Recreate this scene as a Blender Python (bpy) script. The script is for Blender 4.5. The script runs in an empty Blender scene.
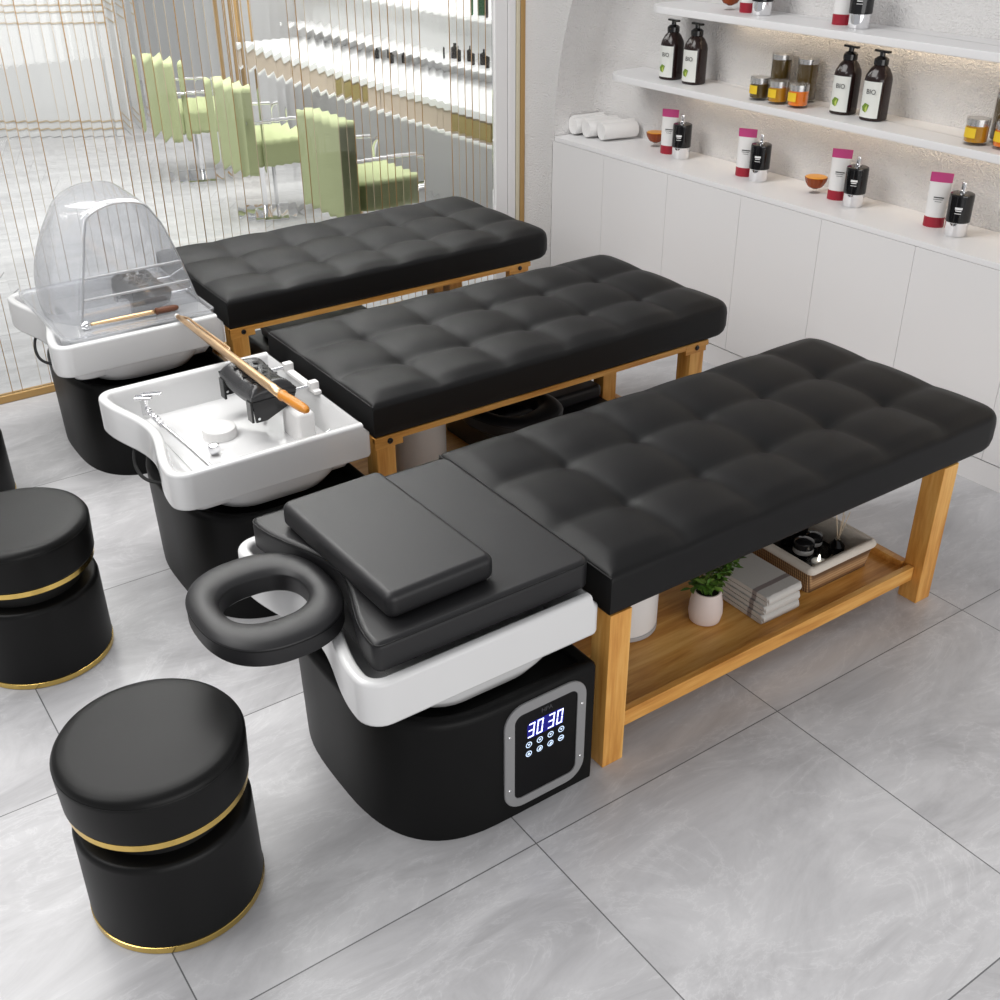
import bpy, bmesh, math, random
from mathutils import Vector, Matrix
random.seed(7)
S = bpy.context.scene
C = S.collection
PI = math.pi

# ---------------------------------------------------------------- camera
cam_d = bpy.data.cameras.new('camera')
cam = bpy.data.objects.new('camera', cam_d)
C.objects.link(cam)
cam_d.sensor_width = 36.0
cam_d.lens = 40.143
cam_d.clip_start = 0.02
RIGHT = Vector((0.82089502, -0.57106566, -0.003921))
DOWN = Vector((-0.28947532, -0.41017663, -0.86484633))
FWD = Vector((0.49227574, 0.71108308, -0.50202137))
m4 = Matrix.Identity(4)
for i in range(3):
    m4[i][0] = RIGHT[i]; m4[i][1] = -DOWN[i]; m4[i][2] = -FWD[i]
m4[0][3], m4[1][3], m4[2][3] = 0.0, 0.0, 2.0
cam.matrix_world = m4
S.camera = cam

# ---------------------------------------------------------------- world, lights, exposure
W = bpy.data.worlds.new('world')
S.world = W
W.use_nodes = True
bg = W.node_tree.nodes['Background']
bg.inputs[0].default_value = (0.96, 0.97, 1.0, 1)
bg.inputs[1].default_value = 0.42


def area(name, loc, target, sx, sy, power, col=(1, 1, 1), parent=None):
    d = bpy.data.lights.new(name, 'AREA')
    d.shape = 'RECTANGLE'; d.size = sx; d.size_y = sy; d.energy = power; d.color = col
    o = bpy.data.objects.new(name, d)
    C.objects.link(o)
    o.location = loc
    o.rotation_euler = (Vector(target) - Vector(loc)).to_track_quat('-Z', 'Y').to_euler()
    if parent:
        o.parent = parent
    return o


area('ceiling_light', (0.7, 3.9, 3.1), (0.5, 3.2, 0.0), 2.6, 1.6, 92, (1.0, 0.99, 0.97))
area('front_fill_light', (0.9, -2.6, 1.1), (1.3, 2.0, 0.6), 5.0, 1.8, 90, (1.0, 0.985, 0.97))  # unseen soft light added behind the camera to brighten facing sides
area('left_ceiling_light', (-1.3, 2.6, 3.0), (-0.2, 2.4, 0.0), 1.4, 2.4, 54, (1.0, 0.99, 0.98))
area('salon_light', (2.2, 7.0, 3.2), (2.2, 7.0, 0.0), 3.0, 3.5, 185, (1.0, 0.99, 0.97))

S.view_settings.view_transform = 'Standard'
S.view_settings.look = 'None'
S.view_settings.gamma = 1.0
S.view_settings.use_curve_mapping = False
S.view_settings.exposure = 0.0
S.cycles.use_denoising = True
S.cycles.max_bounces = 10
S.cycles.transparent_max_bounces = 16
S.cycles.transmission_bounces = 10
S.cycles.caustics_reflective = False
S.cycles.caustics_refractive = False
S.cycles.sample_clamp_indirect = 6.0

# ---------------------------------------------------------------- materials
MATS = {}


def mat(name, col, rough=0.5, metal=0.0, spec=0.5, emit=None, estr=0.0, trans=0.0, ior=1.45, alpha=1.0, coat=0.0):
    if name in MATS:
        return MATS[name]
    m = bpy.data.materials.new(name)
    m.use_nodes = True
    b = m.node_tree.nodes['Principled BSDF']
    b.inputs['Base Color'].default_value = (*col, 1)
    b.inputs['Roughness'].default_value = rough
    b.inputs['Metallic'].default_value = metal
    b.inputs['Specular IOR Level'].default_value = spec
    b.inputs['Transmission Weight'].default_value = trans
    b.inputs['IOR'].default_value = ior
    b.inputs['Coat Weight'].default_value = coat
    if emit:
        b.inputs['Emission Color'].default_value = (*emit, 1)
        b.inputs['Emission Strength'].default_value = estr
    m.diffuse_color = (*col, 1)
    MATS[name] = m
    return m


def nn(m, typ, **kw):
    n = m.node_tree.nodes.new(typ)
    for k, v in kw.items():
        if k.startswith('i_'):
            n.inputs[k[2:].replace('_', ' ')].default_value = v
        else:
            setattr(n, k, v)
    return n


def lk(m, a, b):
    m.node_tree.links.new(a, b)


def bsdf(m):
    return m.node_tree.nodes['Principled BSDF']


def add_bump(m, scale, strength, dist=0.002, detail=4.0, rough=0.6, coord='Object'):
    tc = nn(m, 'ShaderNodeTexCoord')
    nz = nn(m, 'ShaderNodeTexNoise')
    nz.inputs['Scale'].default_value = scale
    nz.inputs['Detail'].default_value = detail
    nz.inputs['Roughness'].default_value = rough
    lk(m, tc.outputs[coord], nz.inputs['Vector'])
    bp = nn(m, 'ShaderNodeBump')
    bp.inputs['Strength'].default_value = strength
    bp.inputs['Distance'].default_value = dist
    lk(m, nz.outputs['Fac'], bp.inputs['Height'])
    lk(m, bp.outputs['Normal'], bsdf(m).inputs['Normal'])
    return m


def math_n(m, op, a=None, b=None):
    n = nn(m, 'ShaderNodeMath', operation=op)
    for i, v in enumerate((a, b)):
        if v is None:
            continue
        if isinstance(v, (int, float)):
            n.inputs[i].default_value = v
        else:
            lk(m, v, n.inputs[i])
    return n.outputs[0]


def ramp(m, fac, stops):
    r = nn(m, 'ShaderNodeValToRGB')
    e = r.color_ramp.elements
    while len(e) < len(stops):
        e.new(0.5)
    for k, (p, c) in enumerate(stops):
        e[k].position = p
        e[k].color = (*c, 1)
    lk(m, fac, r.inputs[0])
    return r.outputs[0]


def wood(name, axis, c1, c2, c3):
    m = mat(name, c2, 0.42)
    tc = nn(m, 'ShaderNodeTexCoord')
    mp = nn(m, 'ShaderNodeMapping')
    sc = [14.0, 14.0, 14.0]
    sc['xyz'.index(axis)] = 1.3
    mp.inputs['Scale'].default_value = sc
    lk(m, tc.outputs['Object'], mp.inputs[0])
    n1 = nn(m, 'ShaderNodeTexNoise')
    n1.inputs['Scale'].default_value = 1.6; n1.inputs['Detail'].default_value = 6; n1.inputs['Distortion'].default_value = 0.9
    lk(m, mp.outputs[0], n1.inputs['Vector'])
    n2 = nn(m, 'ShaderNodeTexNoise')
    n2.inputs['Scale'].default_value = 9.0; n2.inputs['Detail'].default_value = 3
    lk(m, mp.outputs[0], n2.inputs['Vector'])
    f = math_n(m, 'ADD', math_n(m, 'MULTIPLY', n1.outputs['Fac'], 0.72), math_n(m, 'MULTIPLY', n2.outputs['Fac'], 0.28))
    col = ramp(m, f, [(0.36, c1), (0.5, c2), (0.64, c3)])
    lk(m, col, bsdf(m).inputs['Base Color'])
    return m


OAK_D, OAK_M, OAK_L = (0.54, 0.225, 0.042), (0.71, 0.35, 0.082), (0.82, 0.47, 0.14)
wood_x = wood('oak_long', 'x', OAK_D, OAK_M, OAK_L)
wood_z = wood('oak_upright', 'z', OAK_D, OAK_M, OAK_L)

leather = add_bump(mat('black_leather', (0.0048, 0.0048, 0.0052), 0.50, spec=0.30), 420, 0.10, 0.0006)
leather_soft = add_bump(mat('black_leather_pad', (0.012, 0.0118, 0.013), 0.45, spec=0.55), 420, 0.10, 0.0006)
stool_fab = add_bump(mat('black_stool_leather', (0.005, 0.005, 0.005), 0.42, spec=0.24), 500, 0.08, 0.0004)
blk_base = mat('satin_black_shell', (0.005, 0.005, 0.005), 0.42, spec=0.16)
blk_plastic = mat('black_gloss_plastic', (0.006, 0.006, 0.007), 0.14, spec=0.6)
blk_matte = mat('black_matte', (0.006, 0.006, 0.006), 0.6)
ceramic = mat('white_ceramic', (0.72, 0.72, 0.72), 0.12, spec=0.5)
white_plastic = mat('white_plastic', (0.80, 0.79, 0.78), 0.35)
chrome = mat('chrome', (0.86, 0.86, 0.88), 0.08, metal=1.0)
gold = mat('polished_gold', (0.80, 0.56, 0.17), 0.18, metal=1.0)
brass = mat('brass', (0.82, 0.56, 0.32), 0.32, metal=1.0)
bronze = mat('refraction_bronze', (0.50, 0.30, 0.12), 0.35, metal=0.7)  # brown of the refraction streaks drawn on the ribbed glass
bronze_pale = mat('pale_trim_and_refraction', (0.66, 0.54, 0.38), 0.35, metal=0.5)  # desk bands, and the paler refraction streaks drawn on the glass
amber = mat('amber_grip', (0.62, 0.24, 0.03), 0.3)
brown = mat('brown_grip', (0.13, 0.045, 0.02), 0.4)
grey_frame = mat('grey_bezel', (0.26, 0.26, 0.265), 0.45)
screen = mat('panel_screen', (0.003, 0.003, 0.0035), 0.25, spec=0.2)
led = mat('led_digits', (0.6, 0.7, 1.0), 0.5, emit=(0.62, 0.66, 1.0), estr=2.2)
led_icon = mat('led_icons', (0.6, 0.75, 0.9), 0.5, emit=(0.50, 0.62, 0.85), estr=0.9)
led_blue = mat('led_backlight', (0.0, 0.0, 0.1), 0.5, emit=(0.004, 0.004, 0.30), estr=0.45)
faint_print = mat('faint_print', (0.06, 0.06, 0.065), 0.4)
ink = mat('dark_print', (0.05, 0.05, 0.05), 0.6)
white_print = mat('white_print', (0.8, 0.8, 0.8), 0.6)
wall_white = add_bump(mat('white_textured_plaster', (0.80, 0.785, 0.775), 0.85, spec=0.2), 125, 1.0, 0.010, 2.0, 0.5)
lacquer = mat('white_lacquer', (0.83, 0.82, 0.82), 0.35)
shelf_white = mat('white_shelf', (0.86, 0.855, 0.86), 0.4)
salon_white = mat('salon_white', (0.76, 0.76, 0.755), 0.6)
old_gold = mat('old_gold', (0.50, 0.31, 0.12), 0.4, metal=0.5)
marble = mat('white_marble', (0.90, 0.90, 0.90), 0.2)
tan = mat('tan_drawer_front', (0.62, 0.51, 0.41), 0.5)
olive = mat('olive_satin', (0.36, 0.27, 0.08), 0.35, metal=0.3)
green = add_bump(mat('sage_green_velvet', (0.50, 0.55, 0.31), 0.8, spec=0.2), 60, 0.4, 0.004)
terry = add_bump(mat('white_terry', (0.86, 0.85, 0.84), 0.95, spec=0.1), 220, 0.7, 0.004)
pot_mat = mat('pale_pink_pot', (0.72, 0.62, 0.58), 0.55)
leaf_mat = mat('leaf_green', (0.085, 0.19, 0.025), 0.45)
leaf_light = mat('leaf_light_green', (0.16, 0.27, 0.05), 0.45)
soil = mat('soil', (0.03, 0.02, 0.013), 0.9)
linen = add_bump(mat('cream_liner', (0.72, 0.66, 0.58), 0.95, spec=0.1), 160, 0.6, 0.004)
jar_dark = mat('dark_jar', (0.010, 0.010, 0.011), 0.15)
jar_band = mat('jar_label', (0.52, 0.52, 0.52), 0.6)
tube_white = mat('tube_white', (0.82, 0.81, 0.80), 0.4)
magenta = mat('magenta_crimp', (0.55, 0.06, 0.22), 0.4)
red_cap = mat('red_cap', (0.34, 0.012, 0.03), 0.35)
bottle_brown = mat('dark_brown_bottle', (0.020, 0.010, 0.009), 0.15)
label_mat = mat('white_label', (0.76, 0.77, 0.73), 0.6)
leaf_print = mat('green_leaf_print', (0.16, 0.26, 0.03), 0.6)
leaf_print_l = mat('lime_leaf_print', (0.48, 0.58, 0.12), 0.6)
honey = mat('honey_liquid', (0.55, 0.27, 0.02), 0.1)
orange = mat('orange_liquid', (0.92, 0.22, 0.015), 0.1)
olive_liq = mat('olive_liquid', (0.10, 0.065, 0.018), 0.12)
yellow_lab = mat('yellow_label', (0.85, 0.58, 0.03), 0.5)
silver_lab = mat('silver_band', (0.62, 0.62, 0.62), 0.25, metal=0.8)
warm_led = mat('warm_led_strip', (1, 0.85, 0.65), 0.5, emit=(1.0, 0.80, 0.55), estr=1.2)
wax = mat('candle_wax', (0.8, 0.8, 0.78), 0.5)
flame_m = mat('flame', (1, 1, 1), 0.5, emit=(1.0, 0.93, 0.8), estr=3.0)
reed_stick = mat('reed_stick', (0.62, 0.50, 0.36), 0.7)


def thin_clear(name, tint, gloss_rough, low, high, white_reflect=0.0):
    """thin clear sheet: see-through with a sheen that grows towards grazing angles"""
    m = bpy.data.materials.new(name)
    m.use_nodes = True
    nt = m.node_tree
    for n in list(nt.nodes):
        nt.nodes.remove(n)
    out = nt.nodes.new('ShaderNodeOutputMaterial')
    tr = nt.nodes.new('ShaderNodeBsdfTransparent'); tr.inputs[0].default_value = (*tint, 1)
    gl = nt.nodes.new('ShaderNodeBsdfGlossy'); gl.inputs['Roughness'].default_value = gloss_rough
    lw = nt.nodes.new('ShaderNodeLayerWeight'); lw.inputs[0].default_value = 0.35
    mr = nt.nodes.new('ShaderNodeMapRange')
    mr.inputs[3].default_value = low; mr.inputs[4].default_value = high
    mx = nt.nodes.new('ShaderNodeMixShader')
    nt.links.new(lw.outputs['Facing'], mr.inputs[0])
    nt.links.new(mr.outputs[0], mx.inputs[0])
    nt.links.new(tr.outputs[0], mx.inputs[1])
    nt.links.new(gl.outputs[0], mx.inputs[2])
    last = mx
    if white_reflect:
        df = nt.nodes.new('ShaderNodeBsdfDiffuse'); df.inputs[0].default_value = (0.85, 0.86, 0.88, 1)  # plain white mixed in to stand for the dome's pale reflections
        m2 = nt.nodes.new('ShaderNodeMixShader'); m2.inputs[0].default_value = white_reflect
        nt.links.new(mx.outputs[0], m2.inputs[1]); nt.links.new(df.outputs[0], m2.inputs[2])
        last = m2
    nt.links.new(last.outputs[0], out.inputs[0])
    MATS[name] = m
    return m


hood_clear = thin_clear('clear_acrylic', (0.92, 0.93, 0.95), 0.10, 0.10, 0.80, 0.20)
hood_edge = thin_clear('acrylic_edge', (0.80, 0.81, 0.83), 0.15, 0.35, 0.9, 0.25)
glass_thin = thin_clear('thin_clear_glass', (0.985, 0.98, 0.975), 0.03, 0.01, 0.22)
reed_glass = mat('ribbed_glass', (0.97, 0.985, 0.975), 0.0, trans=1.0, ior=1.45)


def floor_material():
    m = mat('grey_marble_tiles', (0.5, 0.5, 0.52), 0.28, spec=0.45)
    tc = nn(m, 'ShaderNodeTexCoord')
    sp = nn(m, 'ShaderNodeSeparateXYZ')
    lk(m, tc.outputs['Object'], sp.inputs[0])
    ux = math_n(m, 'DIVIDE', math_n(m, 'SUBTRACT', sp.outputs[0], 1.1185), 0.8055)
    uy = math_n(m, 'DIVIDE', math_n(m, 'SUBTRACT', sp.outputs[1], 1.4735), 0.8065)
    fx, fy = math_n(m, 'FRACT', ux), math_n(m, 'FRACT', uy)
    dx = math_n(m, 'MINIMUM', fx, math_n(m, 'SUBTRACT', 1.0, fx))
    dy = math_n(m, 'MINIMUM', fy, math_n(m, 'SUBTRACT', 1.0, fy))
    line = math_n(m, 'LESS_THAN', math_n(m, 'MINIMUM', dx, dy), 0.0020)
    # every tile gets its own piece of stone
    cid = nn(m, 'ShaderNodeCombineXYZ')
    lk(m, math_n(m, 'FLOOR', ux), cid.inputs[0]); lk(m, math_n(m, 'FLOOR', uy), cid.inputs[1])
    wn = nn(m, 'ShaderNodeTexWhiteNoise', noise_dimensions='3D')
    lk(m, cid.outputs[0], wn.inputs['Vector'])
    off = nn(m, 'ShaderNodeVectorMath', operation='SCALE')
    lk(m, wn.outputs['Color'], off.inputs[0]); off.inputs['Scale'].default_value = 7.0
    ad = nn(m, 'ShaderNodeVectorMath', operation='ADD')
    lk(m, tc.outputs['Object'], ad.inputs[0]); lk(m, off.outputs[0], ad.inputs[1])
    mp = nn(m, 'ShaderNodeMapping')
    mp.inputs['Rotation'].default_value = (0, 0, math.radians(-62))
    mp.inputs['Scale'].default_value = (1.0, 2.6, 1.0)
    lk(m, ad.outputs[0], mp.inputs[0])
    n1 = nn(m, 'ShaderNodeTexNoise')
    n1.inputs['Scale'].default_value = 1.7; n1.inputs['Detail'].default_value = 12; n1.inputs['Roughness'].default_value = 0.70; n1.inputs['Distortion'].default_value = 0.9
    lk(m, mp.outputs[0], n1.inputs['Vector'])
    n2 = nn(m, 'ShaderNodeTexNoise')
    n2.inputs['Scale'].default_value = 1.9; n2.inputs['Detail'].default_value = 10; n2.inputs['Roughness'].default_value = 0.66; n2.inputs['Distortion'].default_value = 1.0
    lk(m, mp.outputs[0], n2.inputs['Vector'])
    vein = math_n(m, 'ABSOLUTE', math_n(m, 'SUBTRACT', n2.outputs['Fac'], 0.5))
    base = ramp(m, n1.outputs['Fac'], [(0.30, (0.42, 0.415, 0.425)), (0.50, (0.56, 0.555, 0.565)), (0.70, (0.68, 0.675, 0.685))])
    vr = ramp(m, vein, [(0.0, (0.72, 0.72, 0.72)), (0.010, (0.56, 0.56, 0.56)), (0.05, (0.5, 0.5, 0.5))])
    mx = nn(m, 'ShaderNodeMix', data_type='RGBA', blend_type='SOFT_LIGHT')
    mx.inputs[0].default_value = 0.8
    lk(m, base, mx.inputs[6]); lk(m, vr, mx.inputs[7])
    mj = nn(m, 'ShaderNodeMix', data_type='RGBA')
    lk(m, line, mj.inputs[0]); lk(m, mx.outputs[2], mj.inputs[6]); mj.inputs[7].default_value = (0.16, 0.16, 0.165, 1)
    lk(m, mj.outputs[2], bsdf(m).inputs['Base Color'])
    bp = nn(m, 'ShaderNodeBump'); bp.inputs['Strength'].default_value = 0.12; bp.inputs['Distance'].default_value = 0.003
    lk(m, n1.outputs['Fac'], bp.inputs['Height'])
    lk(m, bp.outputs[0], bsdf(m).inputs['Normal'])
    return m


floor_mat = floor_material()


def weave_material():
    m = mat('woven_wicker', (0.35, 0.20, 0.10), 0.7)
    tc = nn(m, 'ShaderNodeTexCoord')
    w = nn(m, 'ShaderNodeTexWave', wave_type='BANDS', bands_direction='Y')
    w.inputs['Scale'].default_value = 42; w.inputs['Distortion'].default_value = 0.3
    lk(m, tc.outputs['Object'], w.inputs['Vector'])
    w2 = nn(m, 'ShaderNodeTexWave', wave_type='BANDS', bands_direction='Z')
    w2.inputs['Scale'].default_value = 30
    lk(m, tc.outputs['Object'], w2.inputs['Vector'])
    f = math_n(m, 'MULTIPLY', w.outputs['Fac'], math_n(m, 'ADD', 0.55, math_n(m, 'MULTIPLY', w2.outputs['Fac'], 0.45)))
    col = ramp(m, f, [(0.0, (0.13, 0.07, 0.035)), (0.6, (0.42, 0.25, 0.12)), (1.0, (0.55, 0.36, 0.19))])
    lk(m, col, bsdf(m).inputs['Base Color'])
    bp = nn(m, 'ShaderNodeBump'); bp.inputs['Strength'].default_value = 0.6; bp.inputs['Distance'].default_value = 0.003
    lk(m, f, bp.inputs['Height']); lk(m, bp.outputs[0], bsdf(m).inputs['Normal'])
    return m


wicker = weave_material()


def striped_towel_material():
    m = mat('grey_striped_cotton', (0.60, 0.58, 0.55), 0.95, spec=0.1)
    tc = nn(m, 'ShaderNodeTexCoord')
    sp = nn(m, 'ShaderNodeSeparateXYZ')
    lk(m, tc.outputs['Object'], sp.inputs[0])
    col = ramp(m, math_n(m, 'ADD', math_n(m, 'MULTIPLY', sp.outputs[1], 4.0), 0.5), [
        (0.0, (0.58, 0.56, 0.53)), (0.17, (0.58, 0.56, 0.53)), (0.18, (0.27, 0.23, 0.22)), (0.235, (0.27, 0.23, 0.22)),
        (0.245, (0.58, 0.56, 0.53)), (1.0, (0.58, 0.56, 0.53))])
    lk(m, col, bsdf(m).inputs['Base Color'])
    nz = nn(m, 'ShaderNodeTexNoise'); nz.inputs['Scale'].default_value = 120; nz.inputs['Detail'].default_value = 4
    lk(m, tc.outputs['Object'], nz.inputs['Vector'])
    bp = nn(m, 'ShaderNodeBump'); bp.inputs['Strength'].default_value = 0.6; bp.inputs['Distance'].default_value = 0.003
    lk(m, nz.outputs['Fac'], bp.inputs['Height']); lk(m, bp.outputs[0], bsdf(m).inputs['Normal'])
    return m


towel_stripe = striped_towel_material()


# ---------------------------------------------------------------- mesh helpers
def obj(name, bm, m, parent=None, smooth=40, loc=None):
    me = bpy.data.meshes.new(name)
    bmesh.ops.recalc_face_normals(bm, faces=bm.faces)
    bm.to_mesh(me)
    bm.free()
    ms = m if isinstance(m, (list, tuple)) else [m]
    for x in ms:
        me.materials.append(x)
    if smooth:
        for p in me.polygons:
            p.use_smooth = True
        if smooth < 180:
            me.set_sharp_from_angle(angle=math.radians(smooth))
    o = bpy.data.objects.new(name, me)
    C.objects.link(o)
    if smooth and smooth < 180:
        wn = o.modifiers.new('weighted_normal', 'WEIGHTED_NORMAL')
        wn.keep_sharp = True
    if parent:
        o.parent = parent
    if loc:
        o.location = loc
    return o


def thing(name, label, cat, loc=(0, 0, 0), rz=0.0, group=None):
    o = bpy.data.objects.new(name, None)
    o.empty_display_size = 0.05
    C.objects.link(o)
    o.location = loc
    o.rotation_euler = (0, 0, rz)
    o['label'] = label
    o['category'] = cat
    if group:
        o['group'] = group
    return o


def tag(o, label, cat, group=None):
    o['label'] = label
    o['category'] = cat
    if group:
        o['group'] = group
    return o


def dup(root, loc, label, rz=None, group=None):
    r = root.copy(); C.objects.link(r)
    r.location = loc
    if rz is not None:
        r.rotation_euler = (0, 0, rz)
    r['label'] = label
    if group:
        r['group'] = group
    for ch in list(root.children):
        c = ch.copy(); C.objects.link(c); c.parent = r
        for g in list(ch.children):
            d = g.copy(); C.objects.link(d); d.parent = c
    return r


def struct(name, bm, m, smooth=40):
    o = obj(name, bm, m, None, smooth)
    o['kind'] = 'structure'
    return o


def box(bm, x0, x1, y0, y1, z0, z1, bev=0.0, seg=2, mi=0):
    vs = [bm.verts.new(p) for p in ((x0, y0, z0), (x1, y0, z0), (x1, y1, z0), (x0, y1, z0), (x0, y0, z1), (x1, y0, z1), (x1, y1, z1), (x0, y1, z1))]
    fs = [bm.faces.new([vs[i] for i in f]) for f in ((0, 3, 2, 1), (4, 5, 6, 7), (0, 1, 5, 4), (1, 2, 6, 5), (2, 3, 7, 6), (3, 0, 4, 7))]
    for f in fs:
        f.material_index = mi
    if bev > 0:
        es = list({e for f in fs for e in f.edges})
        r = bmesh.ops.bevel(bm, geom=es, offset=bev, segments=seg, profile=0.5, affect='EDGES')
        for f in r['faces']:
            f.material_index = mi
    return bm


def bx(*a, **k):
    return box(bmesh.new(), *a, **k)


def loft(bm, rings, cap0=True, cap1=True, mi=0):
    vr = [[bm.verts.new(p) for p in r] for r in rings]
    n = len(vr[0])
    for a, b in zip(vr[:-1], vr[1:]):
        for i in range(n):
            f = bm.faces.new((a[i], a[(i + 1) % n], b[(i + 1) % n], b[i]))
            f.material_index = mi
    if cap0:
        bm.faces.new(vr[0][::-1]).material_index = mi
    if cap1:
        bm.faces.new(vr[-1]).material_index = mi
    return vr


def lathe(bm, prof, n=48, c=(0, 0), mi=0, cap0=True, cap1=True):
    rings = [[(c[0] + r * math.cos(2 * PI * i / n), c[1] + r * math.sin(2 * PI * i / n), z) for i in range(n)] for r, z in prof]
    loft(bm, rings, cap0, cap1, mi)
    return bm


def tube(bm, pts, r, n=12, mi=0, radii=None):
    pts = [Vector(p) for p in pts]
    rings = []
    up = None
    for i, p in enumerate(pts):
        t = (pts[min(i + 1, len(pts) - 1)] - pts[max(i - 1, 0)]).normalized()
        if up is None:
            up = Vector((0, 0, 1)) if abs(t.z) < 0.9 else Vector((1, 0, 0))
        a = t.cross(up).normalized()
        b = a.cross(t).normalized()
        up = b
        rr = radii[i] if radii else r
        rings.append([p + (a * math.cos(2 * PI * k / n) + b * math.sin(2 * PI * k / n)) * rr for k in range(n)])
    loft(bm, rings, True, True, mi)
    return bm


def curve_pts(ctrl, n=24):
    """Catmull-Rom through the control points"""
    P = [Vector(p) for p in ctrl]
    P = [P[0] * 2 - P[1]] + P + [P[-1] * 2 - P[-2]]
    out = []
    for i in range(1, len(P) - 2):
        for k in range(n):
            t = k / n
            a, b, c, d = P[i - 1], P[i], P[i + 1], P[i + 2]
            out.append(0.5 * ((2 * b) + (c - a) * t + (2 * a - 5 * b + 4 * c - d) * t * t + (3 * b - a - 3 * c + d) * t ** 3))
    out.append(P[-2])
    return out


def rrect(x0, x1, y0, y1, r, n=6):
    """rounded rectangle outline, counter-clockwise; r is one radius or four (x0y0, x1y0, x1y1, x0y1)"""
    rs = r if isinstance(r, (list, tuple)) else (r,) * 4
    out = []
    for (cx, cy, a0, rr) in ((x0 + rs[0], y0 + rs[0], 180, rs[0]), (x1 - rs[1], y0 + rs[1], 270, rs[1]), (x1 - rs[2], y1 - rs[2], 0, rs[2]), (x0 + rs[3], y1 - rs[3], 90, rs[3])):
        for k in range(n + 1):
            a = math.radians(a0 + 90 * k / n)
            out.append((cx + rr * math.cos(a), cy + rr * math.sin(a)))
    return out


def inset(poly, d):
    n = len(poly)
    out = []
    for i in range(n):
        a, b, c = poly[i - 1], poly[i], poly[(i + 1) % n]
        t1 = Vector((b[0] - a[0], b[1] - a[1])); t2 = Vector((c[0] - b[0], c[1] - b[1]))
        if t1.length < 1e-7: t1 = t2
        if t2.length < 1e-7: t2 = t1
        n1 = Vector((-t1.y, t1.x)).normalized(); n2 = Vector((-t2.y, t2.x)).normalized()
        nv = (n1 + n2)
        nv = nv.normalized() if nv.length > 1e-6 else n1
        k = d / max(0.5, nv.dot(n1))
        out.append((b[0] + nv.x * k, b[1] + nv.y * k))
    return out


def slab(bm, poly, z0, z1, rt=0.0, rb=0.0, n=4, mi=0):
    """solid from a plan outline with rounded top and bottom edges"""
    rings = []
    for k in range(n + 1 if rb > 0 else 1):
        a = PI / 2 * k / n if rb > 0 else PI / 2
        d = rb * (1 - math.sin(a)); z = z0 + rb * (1 - math.cos(a))
        rings.append([(x, y, z) for x, y in inset(poly, d)])
    for k in range(n + 1 if rt > 0 else 1):
        a = PI / 2 * k / n if rt > 0 else 0
        d = rt * (1 - math.cos(a)); z = z1 - rt * (1 - math.sin(a))
        rings.append([(x, y, z) for x, y in inset(poly, d)])
    loft(bm, rings, True, True, mi)
    return bm


def text_bm(txt, size, depth=0.0004):
    cu = bpy.data.curves.new('lettering', 'FONT')
    cu.body = txt; cu.size = size; cu.extrude = depth; cu.align_x = 'CENTER'; cu.align_y = 'CENTER'
    o = bpy.data.objects.new('lettering_tmp', cu)
    C.objects.link(o)
    dg = bpy.context.evaluated_depsgraph_get()
    me = bpy.data.meshes.new_from_object(o.evaluated_get(dg))
    bpy.data.objects.remove(o)
    bpy.data.curves.remove(cu)
    bm = bmesh.new(); bm.from_mesh(me)
    bpy.data.meshes.remove(me)
    return bm


def xf(bm, M):
    bmesh.ops.transform(bm, matrix=M, verts=bm.verts)
    return bm


def join(bm, other):
    me = bpy.data.meshes.new('tmp'); other.to_mesh(me); other.free(); bm.from_mesh(me); bpy.data.meshes.remove(me)
    return bm


T = Matrix.Translation


def Rz(a): return Matrix.Rotation(a, 4, 'Z')
def Rx(a): return Matrix.Rotation(a, 4, 'X')
def Ry(a): return Matrix.Rotation(a, 4, 'Y')


# ---------------------------------------------------------------- the setting
XC = 3.415          # cabinet fronts / wall face
XB = 3.735          # back of the niche
YG = 4.72           # ribbed glass
ZC = 0.80           # worktop
struct('floor', bx(-3.0, 6.5, -1.0, 14.0, -0.05, 0.0), floor_mat, 0)

mark0 = set(bpy.data.objects)
# right-hand wall: front skin with a big arched niche over the cabinets
bm = bmesh.new()
yl, R0, zc0 = 4.455, 1.72, 0.70
ya, za = [], []
arch = [(yl, ZC - 0.03)]
for k in range(0, 25):
    a = PI / 2 * k / 24
    arch.append((yl - R0 * (1 - math.cos(a)), 0.80 + R0 * math.sin(a)))
arch.append((-0.6, 0.80 + R0))
outer = [(4.715, ZC - 0.03)] + [(4.715, 0.80 + R0 * math.sin(PI / 2 * k / 24)) for k in range(25)] + [(-0.6, 3.0)]
fr = [bm.verts.new((XC, y, z)) for y, z in arch]
bk = [bm.verts.new((XB + 0.1, y, z)) for y, z in arch]
ou = [bm.verts.new((XC, y, z)) for y, z in outer]
for i in range(len(arch) - 1):
    bm.faces.new((fr[i], fr[i + 1], ou[i + 1], ou[i]))
    bm.faces.new((fr[i], bk[i], bk[i + 1], fr[i + 1]))
struct('wall_arch', bm, wall_white, 60)
struct('wall_niche', bx(XB, XB + 0.15, -0.6, 4.715, 0.0, 3.0), wall_white, 0)
struct('wall_pier', bx(XC + 0.002, XB + 0.1, 4.47, 4.715, 0.0, ZC - 0.03), wall_white, 0)
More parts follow.
